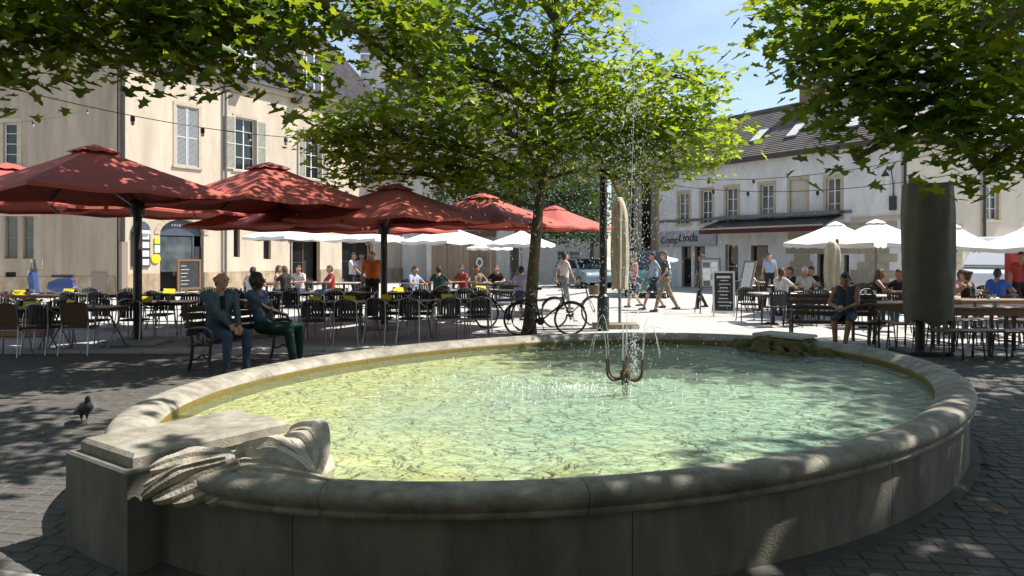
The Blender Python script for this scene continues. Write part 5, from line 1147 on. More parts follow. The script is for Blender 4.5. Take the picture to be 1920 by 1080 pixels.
for i, (x, Y, rz) in enumerate([(1838, 12.5, .02), (1948, 12.7, .03), (1850, 14.6, .02), (1678, 13.6, 0.05)]):
    X = px(x, Y); wd = ['nearest, right of the covered column', 'cut by the right picture edge, near row', 'in the second row right of the column', 'left of the covered column'][i]
    put('wt', wt, (X, Y, 0), rz, 'brown plank table with black legs, ' + wd, 'wooden tables at the right'); 
    if i in (0, 2): dress(X, Y, rz, 'brown plank table, ' + wd, 0, 2, 1)
for i, (x, Y) in enumerate([(1775, 11.35), (1815, 11.3), (1855, 11.35), (1893, 11.3), (1930, 11.4), (1765, 12.9), (1805, 13.2), (1845, 13.3), (1885, 13.3), (1690, 12.5), (1722, 12.9), (1655, 12.9), (1915, 13.2)]):
    put('stool', st, (px(x, Y), Y, 0), rng.uniform(-.2, .2), 'brown stool with black legs at the right, ' + ('%s of the near row' % ORD[i] if i < 5 else '%s of the rear row' % ORD[[0, 0, 0, 0, 0, 3, 4, 5, 6, 1, 2, 0, 7][i]]), 'stools at the right')

# ------------------------------------------------------------------ people
def ik(a, b, l1, l2, pole):
    a, b, pole = Vector(a), Vector(b), Vector(pole); d = b - a; L = min(max(d.length, 1e-4), l1 + l2 - .002); u = d.normalized()
    x = (l1 * l1 - l2 * l2 + L * L) / (2 * L); h = math.sqrt(max(0, l1 * l1 - x * x)); p = pole - u * pole.dot(u)
    if p.length < 1e-4: p = u.orthogonal()
    return a + u * x + p.normalized() * h, a + u * L
def person(label, loc, rz, hip=(0, 0, .92), lean=0.0, side=0.0, hands=((-.25, .1, .85), (.25, .1, .85)), feet=((-.1, 0, 0), (.1, 0, 0)), look=0.0, nod=0.0, skin='skin', hair='hair_dark', top='cloth_white', bottom='cloth_jeans',
           shoe='shoe', sleeve='short', legs='long', cut='short', voxel=.02, group=None, hero=False, scale=1.0, extra=None, elbow=((-1, -.6, -.3), (1, -.6, -.3)), knee=None, belly=0.0, open_coat=None, footdir=0.0, wide=1.0):
    """local +Y is forward; every joint is placed, limbs solved, one skin grown over all"""
    root = empty('person', loc, rz, label, 'person', group); root.scale = (scale,) * 3
    mats = [M[skin], M[hair], M[top], M[bottom], M[shoe], M[open_coat or top], M['eye']]; SK, HA, TO, BO, SH, IN, EY = range(7); S = []
    hp = Vector(hip); up = Vector((math.sin(side), -math.sin(lean), math.cos(lean))).normalized(); rt = Vector((1, 0, 0)); fw = up.cross(rt) * -1 if up.cross(rt).y < 0 else up.cross(rt)
    def T(x, y, z): return hp + rt * x + fw * y + up * z
    def seg(a, b, r0, r1, m): S.append((tuple(a), tuple(b), r0, r1, m))
    w = wide
    seg(T(-.075 * w, 0, .0), T(.075 * w, 0, .0), .115, .115, BO); seg(T(-.07, -.03, .02), T(.07, -.03, .02), .11, .11, BO)
    for sx in (-1, 1):
        seg(T(sx * .065 * w, .0, .10), T(sx * .06 * w, .01, .22), .108, .105, TO); seg(T(sx * .06 * w, .01, .22), T(sx * .085 * w, .0, .40), .108, .108, TO); seg(T(sx * .075 * w, .005, .40), T(sx * .12 * w, -.01, .495), .10, .062, TO)
    if belly: seg(T(-.03, .06 + belly, .16), T(.03, .06 + belly, .20), .10, .10, TO)
    if open_coat: seg(T(0, .095, .15), T(0, .085, .44), .035, .04, IN)
    nk0, nk1 = T(0, -.01, .50), T(0, .012, .575); seg(nk0, nk1, .062, .056, SK)
    hu = Vector((0, math.sin(nod) * 1.0, 1)).normalized(); hu = (up * .35 + Vector((0, math.sin(nod), math.cos(nod))) * .65).normalized()
    q = Matrix.Rotation(look, 3, 'Z'); hf = q @ Vector((0, 1, 0)); hf = (hf - hu * hf.dot(hu)).normalized(); hr = hf.cross(hu).normalized(); hc = nk1 + hu * .100 + hf * .02
    def Hd(x, y, z): return hc + (hr * x + hf * y + hu * z) * 1.08
    seg(Hd(0, .0, .015), Hd(0, .012, -.005), .082, .078, SK); seg(Hd(0, .022, -.05), Hd(0, .04, -.085), .058, .036, SK); seg(Hd(0, .05, .02), Hd(0, .052, -.02), .05, .05, SK)
    seg(Hd(0, .088, .008), Hd(0, .108, -.022), .010, .0145, SK); seg(Hd(-.02, .078, -.058), Hd(.02, .078, -.058), .014, .014, SK); seg(Hd(-.035, .078, .026), Hd(.035, .078, .026), .014, .014, SK)
    for sx in (-1, 1):
        seg(Hd(sx * .082, -.005, .012), Hd(sx * .084, -.012, -.022), .016, .012, SK)
        if hero: seg(Hd(sx * .031, .0905, .008), Hd(sx * .033, .0905, .008), .009, .009, EY)
    if cut != 'bald':
        seg(Hd(0, -.018, .045), Hd(0, -.03, .01), .086, .088, HA); seg(Hd(0, .025, .065), Hd(0, -.02, .07), .060, .066, HA); seg(Hd(0, -.045, -.03), Hd(0, -.04, -.06), .062, .052, HA)
    else: seg(Hd(0, -.045, -.02), Hd(0, -.045, -.045), .060, .055, HA); seg(Hd(-.055, -.03, .01), Hd(.055, -.03, .01), .045, .045, HA)
    if cut == 'long':
        for sx in (-1, 1): seg(Hd(sx * .06, -.02, .02), Hd(sx * .065, -.045, -.15), .04, .03, HA)
        seg(Hd(0, -.06, -.02), Hd(0, -.075, -.17), .06, .045, HA)
    if cut == 'bun': seg(Hd(0, -.10, .06), Hd(0, -.11, .07), .04, .04, HA)
    if cut == 'cap': seg(Hd(0, .0, .055), Hd(0, -.01, .06), .092, .090, TO); seg(Hd(-.03, .09, .045), Hd(.03, .09, .045), .02, .02, TO)
    for i, sx in enumerate((-1, 1)):
        sh_ = T(sx * .175 * w, -.01, .475); hd = Vector(hands[i]); el, wr = ik(sh_, hd, .29, .26, elbow[i]); long_ = sleeve == 'long'
        arm = TO if sleeve != 'none' else SK
        k = 1.2 if long_ else 1.0
        seg(sh_, sh_.lerp(el, .55), .058 * k, .050 * k, arm); seg(sh_.lerp(el, .55), el, .045 * k, .040 * k, TO if long_ else SK); seg(el, el.lerp(wr, .5), .040 * k, .036 * k, TO if long_ else SK); seg(el.lerp(wr, .5), el.lerp(wr, .94), .034 * k, .028 * k, TO if long_ else SK)
        fd = (wr - el).normalized(); up2 = Vector((0, 0, 1)); sd = fd.cross(up2); sd = sd.normalized() if sd.length > .05 else Vector((1, 0, 0)); dn = sd.cross(fd).normalized() * -1
        p1 = wr + fd * .075
        seg(wr, p1, .026, .030, SK); seg(wr + sd * .012, p1 + sd * .02, .022, .022, SK); seg(wr - sd * .012, p1 - sd * .02, .022, .022, SK)
        for f_ in range(4):
            b = p1 + sd * (-.030 + .020 * f_); ln = (.030, .036, .038, .030)[f_] if True else 0
            m_ = b + fd * ln + dn * .010; e = m_ + fd * ln * .55 + dn * ln * .75; seg(b, m_, .0095, .009, SK); seg(m_, e, .009, .008, SK)
        tb_ = wr + fd * .02 + sd * (-sx * -.028); t1 = tb_ + sd * (sx * .022) + fd * .028 + dn * .012; seg(tb_, t1, .012, .011, SK); seg(t1, t1 + fd * .028 + dn * .010, .0105, .009, SK)
    for i, sx in enumerate((-1, 1)):
        h0 = hp + Vector((sx * .088, 0, -.01)); an = Vector(feet[i]) + Vector((0, 0, .085)); kp = knee[i] if knee else (sx * .12, 1, .35); kn, an = ik(h0, an, .45, .42, kp); lm_ = BO if legs == 'long' else SK; th = BO if legs != 'skin' else SK
        k = 1.18 if legs == 'long' else 1.0
        seg(h0, h0.lerp(kn, .5), .092, .080 * (k * .5 + .5), th); seg(h0.lerp(kn, .5), kn, .079 * (k * .5 + .5), .062 * k, th); seg(kn, kn.lerp(an, .35), .058 * k, .056 * k, lm_); seg(kn.lerp(an, .35), an, .055 * k, .040 * k, lm_)
        fdv = Matrix.Rotation(footdir + sx * -.18, 3, 'Z') @ Vector((0, 1, 0)); g_ = Vector(feet[i])
        seg(an, g_ + Vector((0, 0, .05)) - fdv * .045, .036, .042, SH if legs == 'long' or shoe != 'skin' else SK); seg(g_ + Vector((0, 0, .045)) - fdv * .05, g_ + Vector((0, 0, .036)) + fdv * .15, .042, .034, SH); seg(g_ + Vector((0, 0, .04)) - fdv * .05, g_ + Vector((0, 0, .03)) + fdv * .10, .04, .03, SH)
    if extra: extra(seg, T, Hd, mats)
    body = blob('body', S, mats, voxel, root, 2 if hero else 3, 0, .4)
    return root
# man in the denim jacket, hands folded
def loc_of(base, fwd, along, dist=0.0):
    ax = Vector((-fwd.y, fwd.x, 0)); return base + ax * along + fwd * dist
f1 = Vector((.80, -.60, 0)).normalized()
person('man in blue denim jacket and jeans sitting with folded hands on the left bench', BN1 + bax * -.40 + bd * -.02, face(f1.x, f1.y), hip=(0, -.02, .545), lean=-.07, hands=((-.07, .36, .60), (.03, .38, .60)), feet=((-.14, .42, 0), (.13, .40, 0)), look=.25, skin='skin', hair='hair_grey', top='cloth_denim', bottom='cloth_jeans',
       sleeve='long', cut='bald', voxel=.0095, hero=True, open_coat='cloth_black', elbow=((-1, -.5, -.2), (1, -.5, -.2)), wide=1.16, belly=.03, scale=1.06)
f2 = Vector((.98, -.2, 0)).normalized()
person('man in blue tee shirt and dark green trousers leaning back on the left bench', BN1 + bax * .38 + bd * -.02, face(f2.x, f2.y), hip=(0, .04, .545), lean=.30, hands=((.14, .20, .74), (-.12, .22, .72)), feet=((-.18, .48, 0), (.17, .56, 0)), look=.1, nod=.1, skin='skin_dark', hair='hair_dark', top='cloth_tee', bottom='cloth_green',
       sleeve='short', voxel=.0095, hero=True, shoe='shoe_white', elbow=((-1, .1, -.5), (1, .1, -.5)), wide=1.14, scale=1.05)
# woman on the right bench looking at her telephone
wl_ = BN2 + Vector((.22, -.05, 0)); f3_ = Vector((-.55, -.83, 0)).normalized()
wm = person('woman in slate blue sleeveless dress reading on the bench behind the far pedestal', wl_, face(f3_.x, f3_.y), hip=(0, -.02, .545), lean=-.12, hands=((-.04, .36, .70), (.10, .34, .70)), feet=((-.05, .46, 0), (.12, .40, 0)), nod=.45, skin='skin_tan', hair='hair_dark', top='cloth_slateblue', bottom='cloth_slateblue', sleeve='none', legs='short', shoe='shoe', cut='bun', voxel=.0095, hero=True)
ph = tag(MB().box((0, 0, 0), (.075, .15, .010), ch=.003).build('telephone', M['china']), 'small white telephone held by the woman on the right bench', 'telephone')
ph.location = wl_ + Matrix.Rotation(face(f3_.x, f3_.y), 3, 'Z') @ Vector((.02, .44, .71)); ph.rotation_euler = (R(35), 0, face(f3_.x, f3_.y))
def sit(label, x, Y, ang, **k):
    a = dict(hip=(0, 0, .53), lean=-.06, hands=((-.15, .36, .80), (.15, .36, .80)), feet=((-.12, .40, 0), (.12, .42, 0)), voxel=.024); a.update(k)
    fw_ = (math.sin(R(ang)), math.cos(R(ang))); return person(label, (px(x, Y), Y, 0), face(*fw_), **a)
def stand(label, x, Y, ang, **k):
    a = dict(hip=(0, 0, .93), hands=((-.27, .06, .82), (.27, .06, .82)), feet=((-.11, .02, 0), (.11, -.02, 0)), voxel=.022); a.update(k)
    fw_ = (math.sin(R(ang)), math.cos(R(ang))); return person(label, (px(x, Y), Y, 0), face(*fw_), **a)
# ang: 0 = away from the camera, 90 = to the right, 180 = towards the camera
stand('man in bright orange shirt standing among the terrace tables', 698, 19.2, 175, top='cloth_orange', bottom='cloth_black', skin='skin', hair='hair_grey', cut='bald', wide=1.16, scale=1.03)
stand('waiter in white shirt standing behind the orange shirted man', 661, 24.2, 100, top='cloth_white', bottom='cloth_black', hands=((-.1, .35, 1.0), (.15, .38, 1.0)))
stand('person in lilac shirt standing next to the waiter in white', 679, 24.8, 190, top='cloth_lilac', bottom='cloth_navy', skin='skin_tan')
stand('man in white shirt with a dark shoulder strap walking past the tree', 1058, 21.5, 60, top='cloth_white', bottom='cloth_grey', feet=((-.09, .26, 0), (.09, -.24, .03)), hands=((-.25, -.12, .9), (.25, .2, .92)), hair='hair_dark')
stand('man in light blue shirt and dark shorts striding left', 1226, 21.6, 265, top='cloth_lightblue', bottom='cloth_navy', legs='short', feet=((-.09, .34, 0), (.09, -.32, .04)), hands=((-.24, -.18, .92), (.24, .22, .95)), hair='hair_dark')
stand('man in dark patterned shirt and grey trousers striding left', 1247, 20.8, 268, top='cloth_pattern', bottom='cloth_khaki', feet=((-.09, .30, 0), (.09, -.38, .05)), hands=((-.24, .2, .95), (.24, -.18, .92)), hair='hair_brown', scale=1.02)
stand('woman in pale pink top walking behind the closed beige parasol', 1190, 22.6, 265, top='cloth_pink', bottom='cloth_navy', legs='short', sleeve='none', feet=((-.08, .22, 0), (.08, -.22, .03)), hair='hair_brown', cut='long', scale=.96)
stand('person in dark clothes standing behind the white menu panel', 1316, 22.0, 250, top='cloth_navy', bottom='cloth_black', skin='skin_tan', feet=((-.09, .22, 0), (.09, -.22, .03)), scale=.97)
stand('waiter in light blue shirt by the shop doorway at the right', 1443, 27.0, 200, top='cloth_lightblue', bottom='cloth_black')
gl_ = 'guests seated under the white parasols'
sit('dark haired guest in a pale vest seen from behind, left of the white parasols', 472, 19.6, 15, top='cloth_white', bottom='cloth_jeans', sleeve='none', skin='skin_tan', group=gl_)
sit('guest in black top turned left at a back terrace table', 536, 21.6, 300, top='cloth_black', bottom='cloth_black', hair='hair_brown', cut='long', group=gl_)
sit('bare armed guest facing the guest in black at the back table', 519, 22.6, 80, top='cloth_khaki', skin='skin', sleeve='none', hair='hair_brown', cut='long', group=gl_)
sit('guest in white shirt sitting right of the guest in black', 562, 23.0, 200, top='cloth_white', group=gl_)
sit('guest in red top near the foot of the waiter in white', 622, 22.6, 240, top='cloth_red', hair='hair_brown', group=gl_)
sit('guest in pale blue shirt on a wooden seat behind the middle mast', 775, 21.4, 120, top='cloth_lightblue', hair='hair_dark', group=gl_)
sit('guest in dark teal top seen from behind, left of the tree', 822, 21.6, 10, top='cloth_green', hair='hair_dark', group=gl_)
sit('guest in dark red top, half hidden left of the tree', 868, 23.0, 220, top='cloth_red', hair='hair_dark', group=gl_)
sit('guest in brown top next to the guest in dark red', 893, 22.8, 160, top='cloth_khaki', skin='skin_tan', hair='hair_dark', group=gl_)
sit('guest in black top with the round shop sign behind', 932, 23.0, 200, top='cloth_black', hair='hair_brown', group=gl_)
sit('guest in lavender shirt directly left of the tree trunk', 976, 20.6, 20, top='cloth_lilac', hair='hair_dark', group=gl_)
gr_ = 'guests seated on the right terrace'
sit('guest in white top leaning forward, leftmost of the right terrace', 1466, 18.2, 60, top='cloth_white', skin='skin_tan', hair='hair_brown', lean=.05, group=gr_)
sit('guest in dark top with red hair clip facing the guest in white', 1485, 19.6, 260, top='cloth_black', hair='hair_brown', group=gr_)
sit('guest wearing a white cap on the right terrace', 1508, 19.4, 190, top='cloth_white', bottom='cloth_black', cut='cap', group=gr_)
sit('guest in black sitting right of the white cap', 1524, 20.4, 240, top='cloth_black', hair='hair_dark', group=gr_)
sit('tanned woman in black vest bending over her table, centre of the right terrace', 1643, 17.2, 110, top='cloth_black', sleeve='none', skin='skin_tan', hair='hair_brown', cut='long', nod=.3, group=gr_)
sit('guest in dark top half hidden by the covered column', 1690, 16.9, 250, top='cloth_black', skin='skin_tan', group=gr_)
sit('woman with pink top at the table right of the covered column', 1797, 16.4, 150, top='cloth_pink', skin='skin_tan', hair='hair_brown', nod=.2, group=gr_)
sit('woman in dark vest with bare shoulders beside the pink topped woman', 1817, 15.0, 330, top='cloth_black', sleeve='none', skin='skin', hair='hair_brown', cut='bun', group=gr_)
sit('man in royal blue shirt seated before the white van', 1868, 17.0, 60, top='cloth_royal', skin='skin_tan', hair='hair_dark', group=gr_)
stand('person in dark red top standing at the right picture edge', 1914, 17.6, 200, top='cloth_red', bottom='cloth_black', skin='skin_tan')
sit('guest in grey shirt at the back table left of the chalkboard easel', 1406, 22.4, 100, top='cloth_white', bottom='cloth_navy', group=gr_)

# ------------------------------------------------------------------ pigeon
def pigeon(x, y):
    Y = H * F / (y - HZ); root = empty('pigeon', (px(x, Y), Y, .012), face(.75, -.65), 'dark grey pigeon standing on the paving left of the fountain', 'pigeon'); S = []
    def s(a, b, r0, r1, m=0): S.append((a, b, r0, r1, m))
    s((0, -.05, .13), (0, .05, .165), .058, .068); s((0, .05, .165), (0, .085, .185), .062, .05); s((0, .09, .19), (0, .105, .25), .038, .028); s((0, .108, .262), (0, .118, .266), .026, .024); s((0, .14, .262), (0, .158, .255), .008, .004, 1)
    s((0, -.09, .115), (0, -.20, .07), .035, .014); s((.02, -.09, .115), (.022, -.19, .072), .022, .01); s((-.02, -.09, .115), (-.022, -.19, .072), .022, .01)
    for q in (-1, 1): s((q * .045, .05, .16), (q * .04, -.14, .095), .03, .014); s((q * .025, .01, .10), (q * .025, .015, .055), .022, .009); s((q * .025, .015, .055), (q * .025, .012, .006), .007, .006, 1); s((q * .025, .012, .005), (q * .028, .045, .003), .006, .004, 1); s((q * .025, .012, .005), (q * .045, .035, .003), .006, .004, 1)
    blob('body', S, [M['feather'], M['skin_tan']], .006, root, 3)
pigeon(157, 797)

# ------------------------------------------------------------------ bicycles, scooter, vehicles
def wheel(root, c, r, spokes=14, tw=.018, hub=True, axis='x'):
    c = Vector(c); q = MB().tube([c + Vector((0, r * math.cos(2 * math.pi * k / 28), r * math.sin(2 * math.pi * k / 28))) for k in range(28)], tw, 6, closed=True); w = q.build('wheel', M['rubber'], root, 40)
    q = MB().tube([c + Vector((0, (r - .022) * math.cos(2 * math.pi * k / 28), (r - .022) * math.sin(2 * math.pi * k / 28))) for k in range(28)], .008, 4, closed=True); q.build('rim', M['alu'], w, 40)
    q = MB()
    for k in range(spokes): a = 2 * math.pi * k / spokes; q.tube([c + Vector((.02 * (-1) ** k, 0, 0)), c + Vector((0, (r - .02) * math.cos(a), (r - .02) * math.sin(a)))], .0022, 3)
    q.tube([c + Vector((-.04, 0, 0)), c + Vector((.04, 0, 0))], .02, 8); q.build('spokes', M['alu'], w); return w
def bicycle(loc, rz, paint, label, basket=False, tilt=0.0):
    t = empty('bicycle', loc, rz, label, 'bicycle', 'bicycles at the plane tree'); t.rotation_euler = (0, tilt, rz); r = .335; rear, front = (0, -.52, r), (0, .53, r)
    wheel(t, rear, r); wheel(t, front, r)
    bb_, seat_, head_ = Vector((0, -.10, .29)), Vector((0, -.22, .80)), Vector((0, .36, .78)); q = MB()
    for a, b, rr in ((bb_, seat_, .016), (bb_, head_ + Vector((0, .02, -.1)), .018), (seat_ - Vector((0, 0, .08)), head_, .016), (head_ + Vector((0, -.015, .06)), head_ + Vector((0, .03, -.12)), .02)): q.tube([a, b], rr, 6)
    for sx in (-1, 1): q.tube([bb_ + Vector((sx * .03, 0, 0)), Vector((sx * .05, -.52, r))], .009, 5); q.tube([seat_ + Vector((sx * .02, .0, -.08)), Vector((sx * .05, -.52, r))], .008, 5)
    q.build('frame', M[paint], t, 40)
    q = MB(); q.tube([head_ + Vector((0, .03, -.12)), head_ + Vector((0, .05, -.16))], .02, 6)
    for sx in (-1, 1): q.tube(curve([head_ + Vector((sx * .03, .05, -.16)), Vector((sx * .045, .47, .5)), Vector((sx * .045, .53, r))], 3), .010, 5)
    q.build('fork', M[paint], t, 40)
    q = MB(); hb = head_ + Vector((0, -.02, .16)); q.tube([head_ + Vector((0, -.015, .06)), hb], .014, 6); q.tube(curve([hb + Vector((-.28, -.14, .03)), hb + Vector((-.2, -.02, .03)), hb, hb + Vector((.2, -.02, .03)), hb + Vector((.28, -.14, .03))], 4), .012, 6); q.build('handlebar', M['iron'], t, 40)
    q = MB(); q.tube([seat_, seat_ + Vector((0, -.02, .14))], .013, 6); q.build('seat_post', M['alu'], t, 40)
    q = MB(); q.prism([(-.02, .16), (.02, .16), (.035, .0), (.085, -.10), (.07, -.14), (-.07, -.14), (-.085, -.10), (-.035, 0)], lambda a, b, d: Vector((a, -.25 + b, .94 + d)), 0, .045); q.build('saddle', M['black_plastic'], t)
    q = MB(); q.lathe([(.085, -.004), (.085, .004)], 20); q.v = [(z, x + bb_.y, y + bb_.z) for x, y, z in q.v]; q.tube([bb_ + Vector((.05, 0, 0)), bb_ + Vector((.06, .06, -.15))], .009, 5); q.tube([bb_ + Vector((-.05, 0, 0)), bb_ + Vector((-.06, -.06, .15))], .009, 5); q.box(bb_ + Vector((.10, .06, -.16)), (.09, .07, .02)); q.box(bb_ + Vector((-.10, -.06, .16)), (.09, .07, .02)); q.build('crank', M['iron'], t)
    for c in (rear, front): MB().tube([Vector(c) + Vector((0, (r + .03) * math.cos(a), (r + .03) * math.sin(a))) for a in [R(35 + 13 * k) for k in range(10)]], .012, 5).build('mudguard', M['iron'], t, 40)
    MB().box((0, -.52, .74), (.13, .34, .015)).build('rack', M['iron'], t)
    if basket: MB().lathe([(.13, .0), (.17, .22), (.165, .22), (.125, .01)], 12, (0, .58, .72)).build('basket', M['wood_grey'], t, 40)
bicycle((px(1022, 14.85), 14.85, .0), face(1, .12), 'iron', 'black bicycle leaning on the plane tree trunk', tilt=R(6))
bicycle((px(1078, 16.6), 16.6, .0), face(.9, .43), 'alu', 'silver bicycle with basket parked right of the black one', True, R(-5))
bicycle((px(945, 15.9), 15.9, .0), face(-.8, .6), 'iron', 'dark bicycle standing left of the plane tree trunk', False, R(5))
# scooter
sc_ = empty('scooter', (px(95, 25), 25, 0), face(-1, -.15), 'blue motor scooter parked before the ochre wall', 'scooter')
q = MB(); q.prism([(-.80, .55), (-.72, .88), (-.30, .84), (.02, .70), (.05, .48), (-.25, .34), (-.62, .38)], lambda a, b, d: Vector((d, a, b)), -.16, .16); q.build('tail_body', M['blue_paint'], sc_)
q = MB(); q.prism([(.42, .30), (.58, .34), (.66, .85), (.60, 1.08), (.50, 1.06), (.46, .60)], lambda a, b, d: Vector((d, a, b)), -.19, .19); q.build('leg_shield', M['blue_paint'], sc_)
q = MB().box((0, .22, .30), (.34, .55, .10), ch=.03); q.build('footboard', M['black_plastic'], sc_)
q = MB().box((0, -.42, .92), (.28, .72, .10), ch=.04); q.build('seat', M['black_plastic'], sc_)
q = MB(); q.tube(curve([(-.34, .42, 1.16), (-.15, .52, 1.12), (.15, .52, 1.12), (.34, .42, 1.16)], 4), .018, 6); q.build('handlebar', M['iron'], sc_, 40)
q = MB().ball((0, .66, 1.0), (.10, .07, .10)); q.build('headlight', M['lampglass'], sc_, True)
for sx in (-1, 1): q = MB().tube([(sx * .30, .44, 1.15), (sx * .36, .42, 1.40)], .008, 5); q.ball((sx * .37, .42, 1.45), (.065, .015, .045)); q.build('mirror', M['chrome'], sc_, True)
q = MB().box((0, -.82, .76), (.16, .04, .08)); q.build('tail_light', M['tail_red'], sc_); q = MB().prism([(.35, 1.05), (.62, 1.05), (.50, 1.5), (.42, 1.5)], lambda a, b, d: Vector((d, a, b)), -.15, -.14); q.build('windscreen', M['glass_grey'], sc_)
for y_ in (-.55, .70):
    q = MB().tube([(0, y_ + .19 * math.cos(2 * math.pi * k / 18), .24 + .19 * math.sin(2 * math.pi * k / 18)) for k in range(18)], .055, 8, closed=True); w = q.build('wheel', M['rubber'], sc_, 40); q = MB().lathe([(.13, -.03), (.13, .03)], 14); q.v = [(z, x + y_, y + .24) for x, y, z in q.v]; q.build('rim', M['alu'], w)
def car(label, cat, loc, rz, paint, L, W, Hh, low, cab, group='vehicles at the back of the square'):
    """low/cab: side outlines (y forward, z up)"""
    t = empty('parked_' + ('van' if cat == 'van' else 'car'), loc, rz, label, cat, group)
    bm = bmesh.new()
    def loft(poly, w0, w1, name, m):
        q = MB(); k = len(poly); zmin = min(z for _, z in poly); zmax = max(z for _, z in poly); wd = lambda z: w0 + (w1 - w0) * (z - zmin) / max(.01, zmax - zmin)
        vs_ = [Vector((-wd(z), y, z)) for y, z in poly] + [Vector((wd(z), y, z)) for y, z in poly]
        q.add(vs_, [tuple(range(k - 1, -1, -1)), tuple(range(k, 2 * k))] + [(i, (i + 1) % k, k + (i + 1) % k, k + i) for i in range(k)]); o = q.build(name, M[m], t)
        md = o.modifiers.new('b', 'BEVEL'); md.width = .05; md.segments = 2; md.limit_method = 'ANGLE'; return o
    loft(low, W / 2, W / 2 - .03, 'body', paint); loft(cab, W / 2 - .04, W / 2 - .18, 'cabin', paint)
    zc0, zc1 = min(z for _, z in cab), max(z for _, z in cab); ys = sorted(y for y, z in cab if z > zc1 - .05); yb = sorted(y for y, z in cab if z < zc0 + .05)
    for sx in (-1, 1):
        def sp_(y, z): k = (z - zc0) / (zc1 - zc0); return Vector((sx * (W / 2 - .04 - .14 * k + .006), y, z))
        ym = (ys[0] + ys[-1]) / 2
        for (b0, b1, t0, t1) in ((yb[0] + .12, ym - .04, ys[0] + .03, ym - .04), (ym + .04, yb[-1] - .22, ym + .04, ys[-1] - .05)):
            q = MB().add([sp_(b0, zc0 + .05), sp_(b1, zc0 + .05), sp_(t1, zc1 - .09), sp_(t0, zc1 - .09)], [(0, 1, 2, 3)]); q.build('side_window', M['glass'], t)
        q = MB().ball((sx * (W / 2 - .22), L / 2 - .06, low[-2][1] * .0 + .66), (.16, .05, .08)); q.build('headlight', M['lampglass'], t, True); q = MB().box((sx * (W / 2 - .14), -L / 2 + .01, .78), (.14, .05, .2)); q.build('tail_light', M['tail_red'], t)
        for y_ in (-L * .30, L * .31):
            q = MB().lathe([(.20, -.09), (.30, -.10), (.32, -.06), (.32, .06), (.30, .10), (.20, .09)], 20); q.v = [(z + sx * (W / 2 - .10), x + y_, y + .32) for x, y, z in q.v]; w = q.build('wheel', M['rubber'], t, 40); q = MB().lathe([(.19, -.02), (.19, .02)], 14); q.v = [(z + sx * (W / 2 - .005), x + y_, y + .32) for x, y, z in q.v]; q.build('rim', M['alu'], w)
    yf = yb[-1]; q = MB().add([Vector((-W / 2 + .12, yf - .02, zc0 + .04)), Vector((W / 2 - .12, yf - .02, zc0 + .04)), Vector((W / 2 - .24, ys[-1] + .035, zc1 - .06)), Vector((-W / 2 + .24, ys[-1] + .035, zc1 - .06))], [(0, 1, 2, 3)])
    n_ = Vector((0, zc1 - zc0, yf - ys[-1])).normalized() * .03; q.v = [tuple(Vector(v) + n_) for v in q.v]; q.build('windscreen', M['glass'], t)
    return t
low_h = [(-2.0, .3), (2.0, .3), (2.02, .62), (1.9, .80), (1.0, .95), (-1.95, .98), (-2.03, .6)]; cab_h = [(-1.9, .95), (1.15, .93), (.45, 1.46), (-1.3, 1.48), (-1.75, 1.3)]
car('blue grey hatchback parked far behind the silver bicycle', 'car', (px(1094, 37), 37, 0), face(.35, -.93), 'bluegrey_paint', 4.0, 1.72, 1.48, low_h, cab_h)
low_v = [(-2.2, .3), (2.2, .3), (2.2, .75), (2.05, 1.0), (1.35, 1.12), (-2.2, 1.15)]; cab_v = [(-2.18, 1.1), (1.6, 1.1), (.95, 1.78), (-2.0, 1.82)]
car('dark teal people carrier parked behind the walking men', 'car', (px(1217, 29.5), 29.5, 0), face(-.2, -.98), 'teal_paint', 4.4, 1.8, 1.8, low_v, cab_v)
low_w = [(-2.5, .35), (2.45, .35), (2.5, .8), (2.3, 1.1), (1.7, 1.28), (-2.5, 1.3)]; cab_w = [(-2.48, 1.25), (1.95, 1.25), (1.0, 2.25), (-2.4, 2.3)]
car('white delivery van parked behind the man in royal blue', 'van', (px(1905, 24), 24, 0), face(-.8, -.6), 'van_white', 5.0, 1.95, 2.3, low_w, cab_w)
# red kiosk post and red awning at the right edge
kz = empty('red_kiosk', (px(1912, 18.8), 18.8, 0), 0, 'red painted kiosk front at the right picture edge', 'kiosk'); c = kz.location
MB().box((px(1898, 18.8) - c.x, 0, .95), (.24, .24, 1.9), ch=.01).build('post', M['red_paint'], kz); MB().box((.9, .0, 1.82), (1.8, .5, .16), ch=.01).build('header', M['red_paint'], kz); MB().box((1.0, .3, .87), (1.7, .1, 1.74)).build('back_panel', M['wood_dark'], kz); MB().box((1.92, 0, .95), (.24, .24, 1.9), ch=.01).build('post', M['red_paint'], kz)

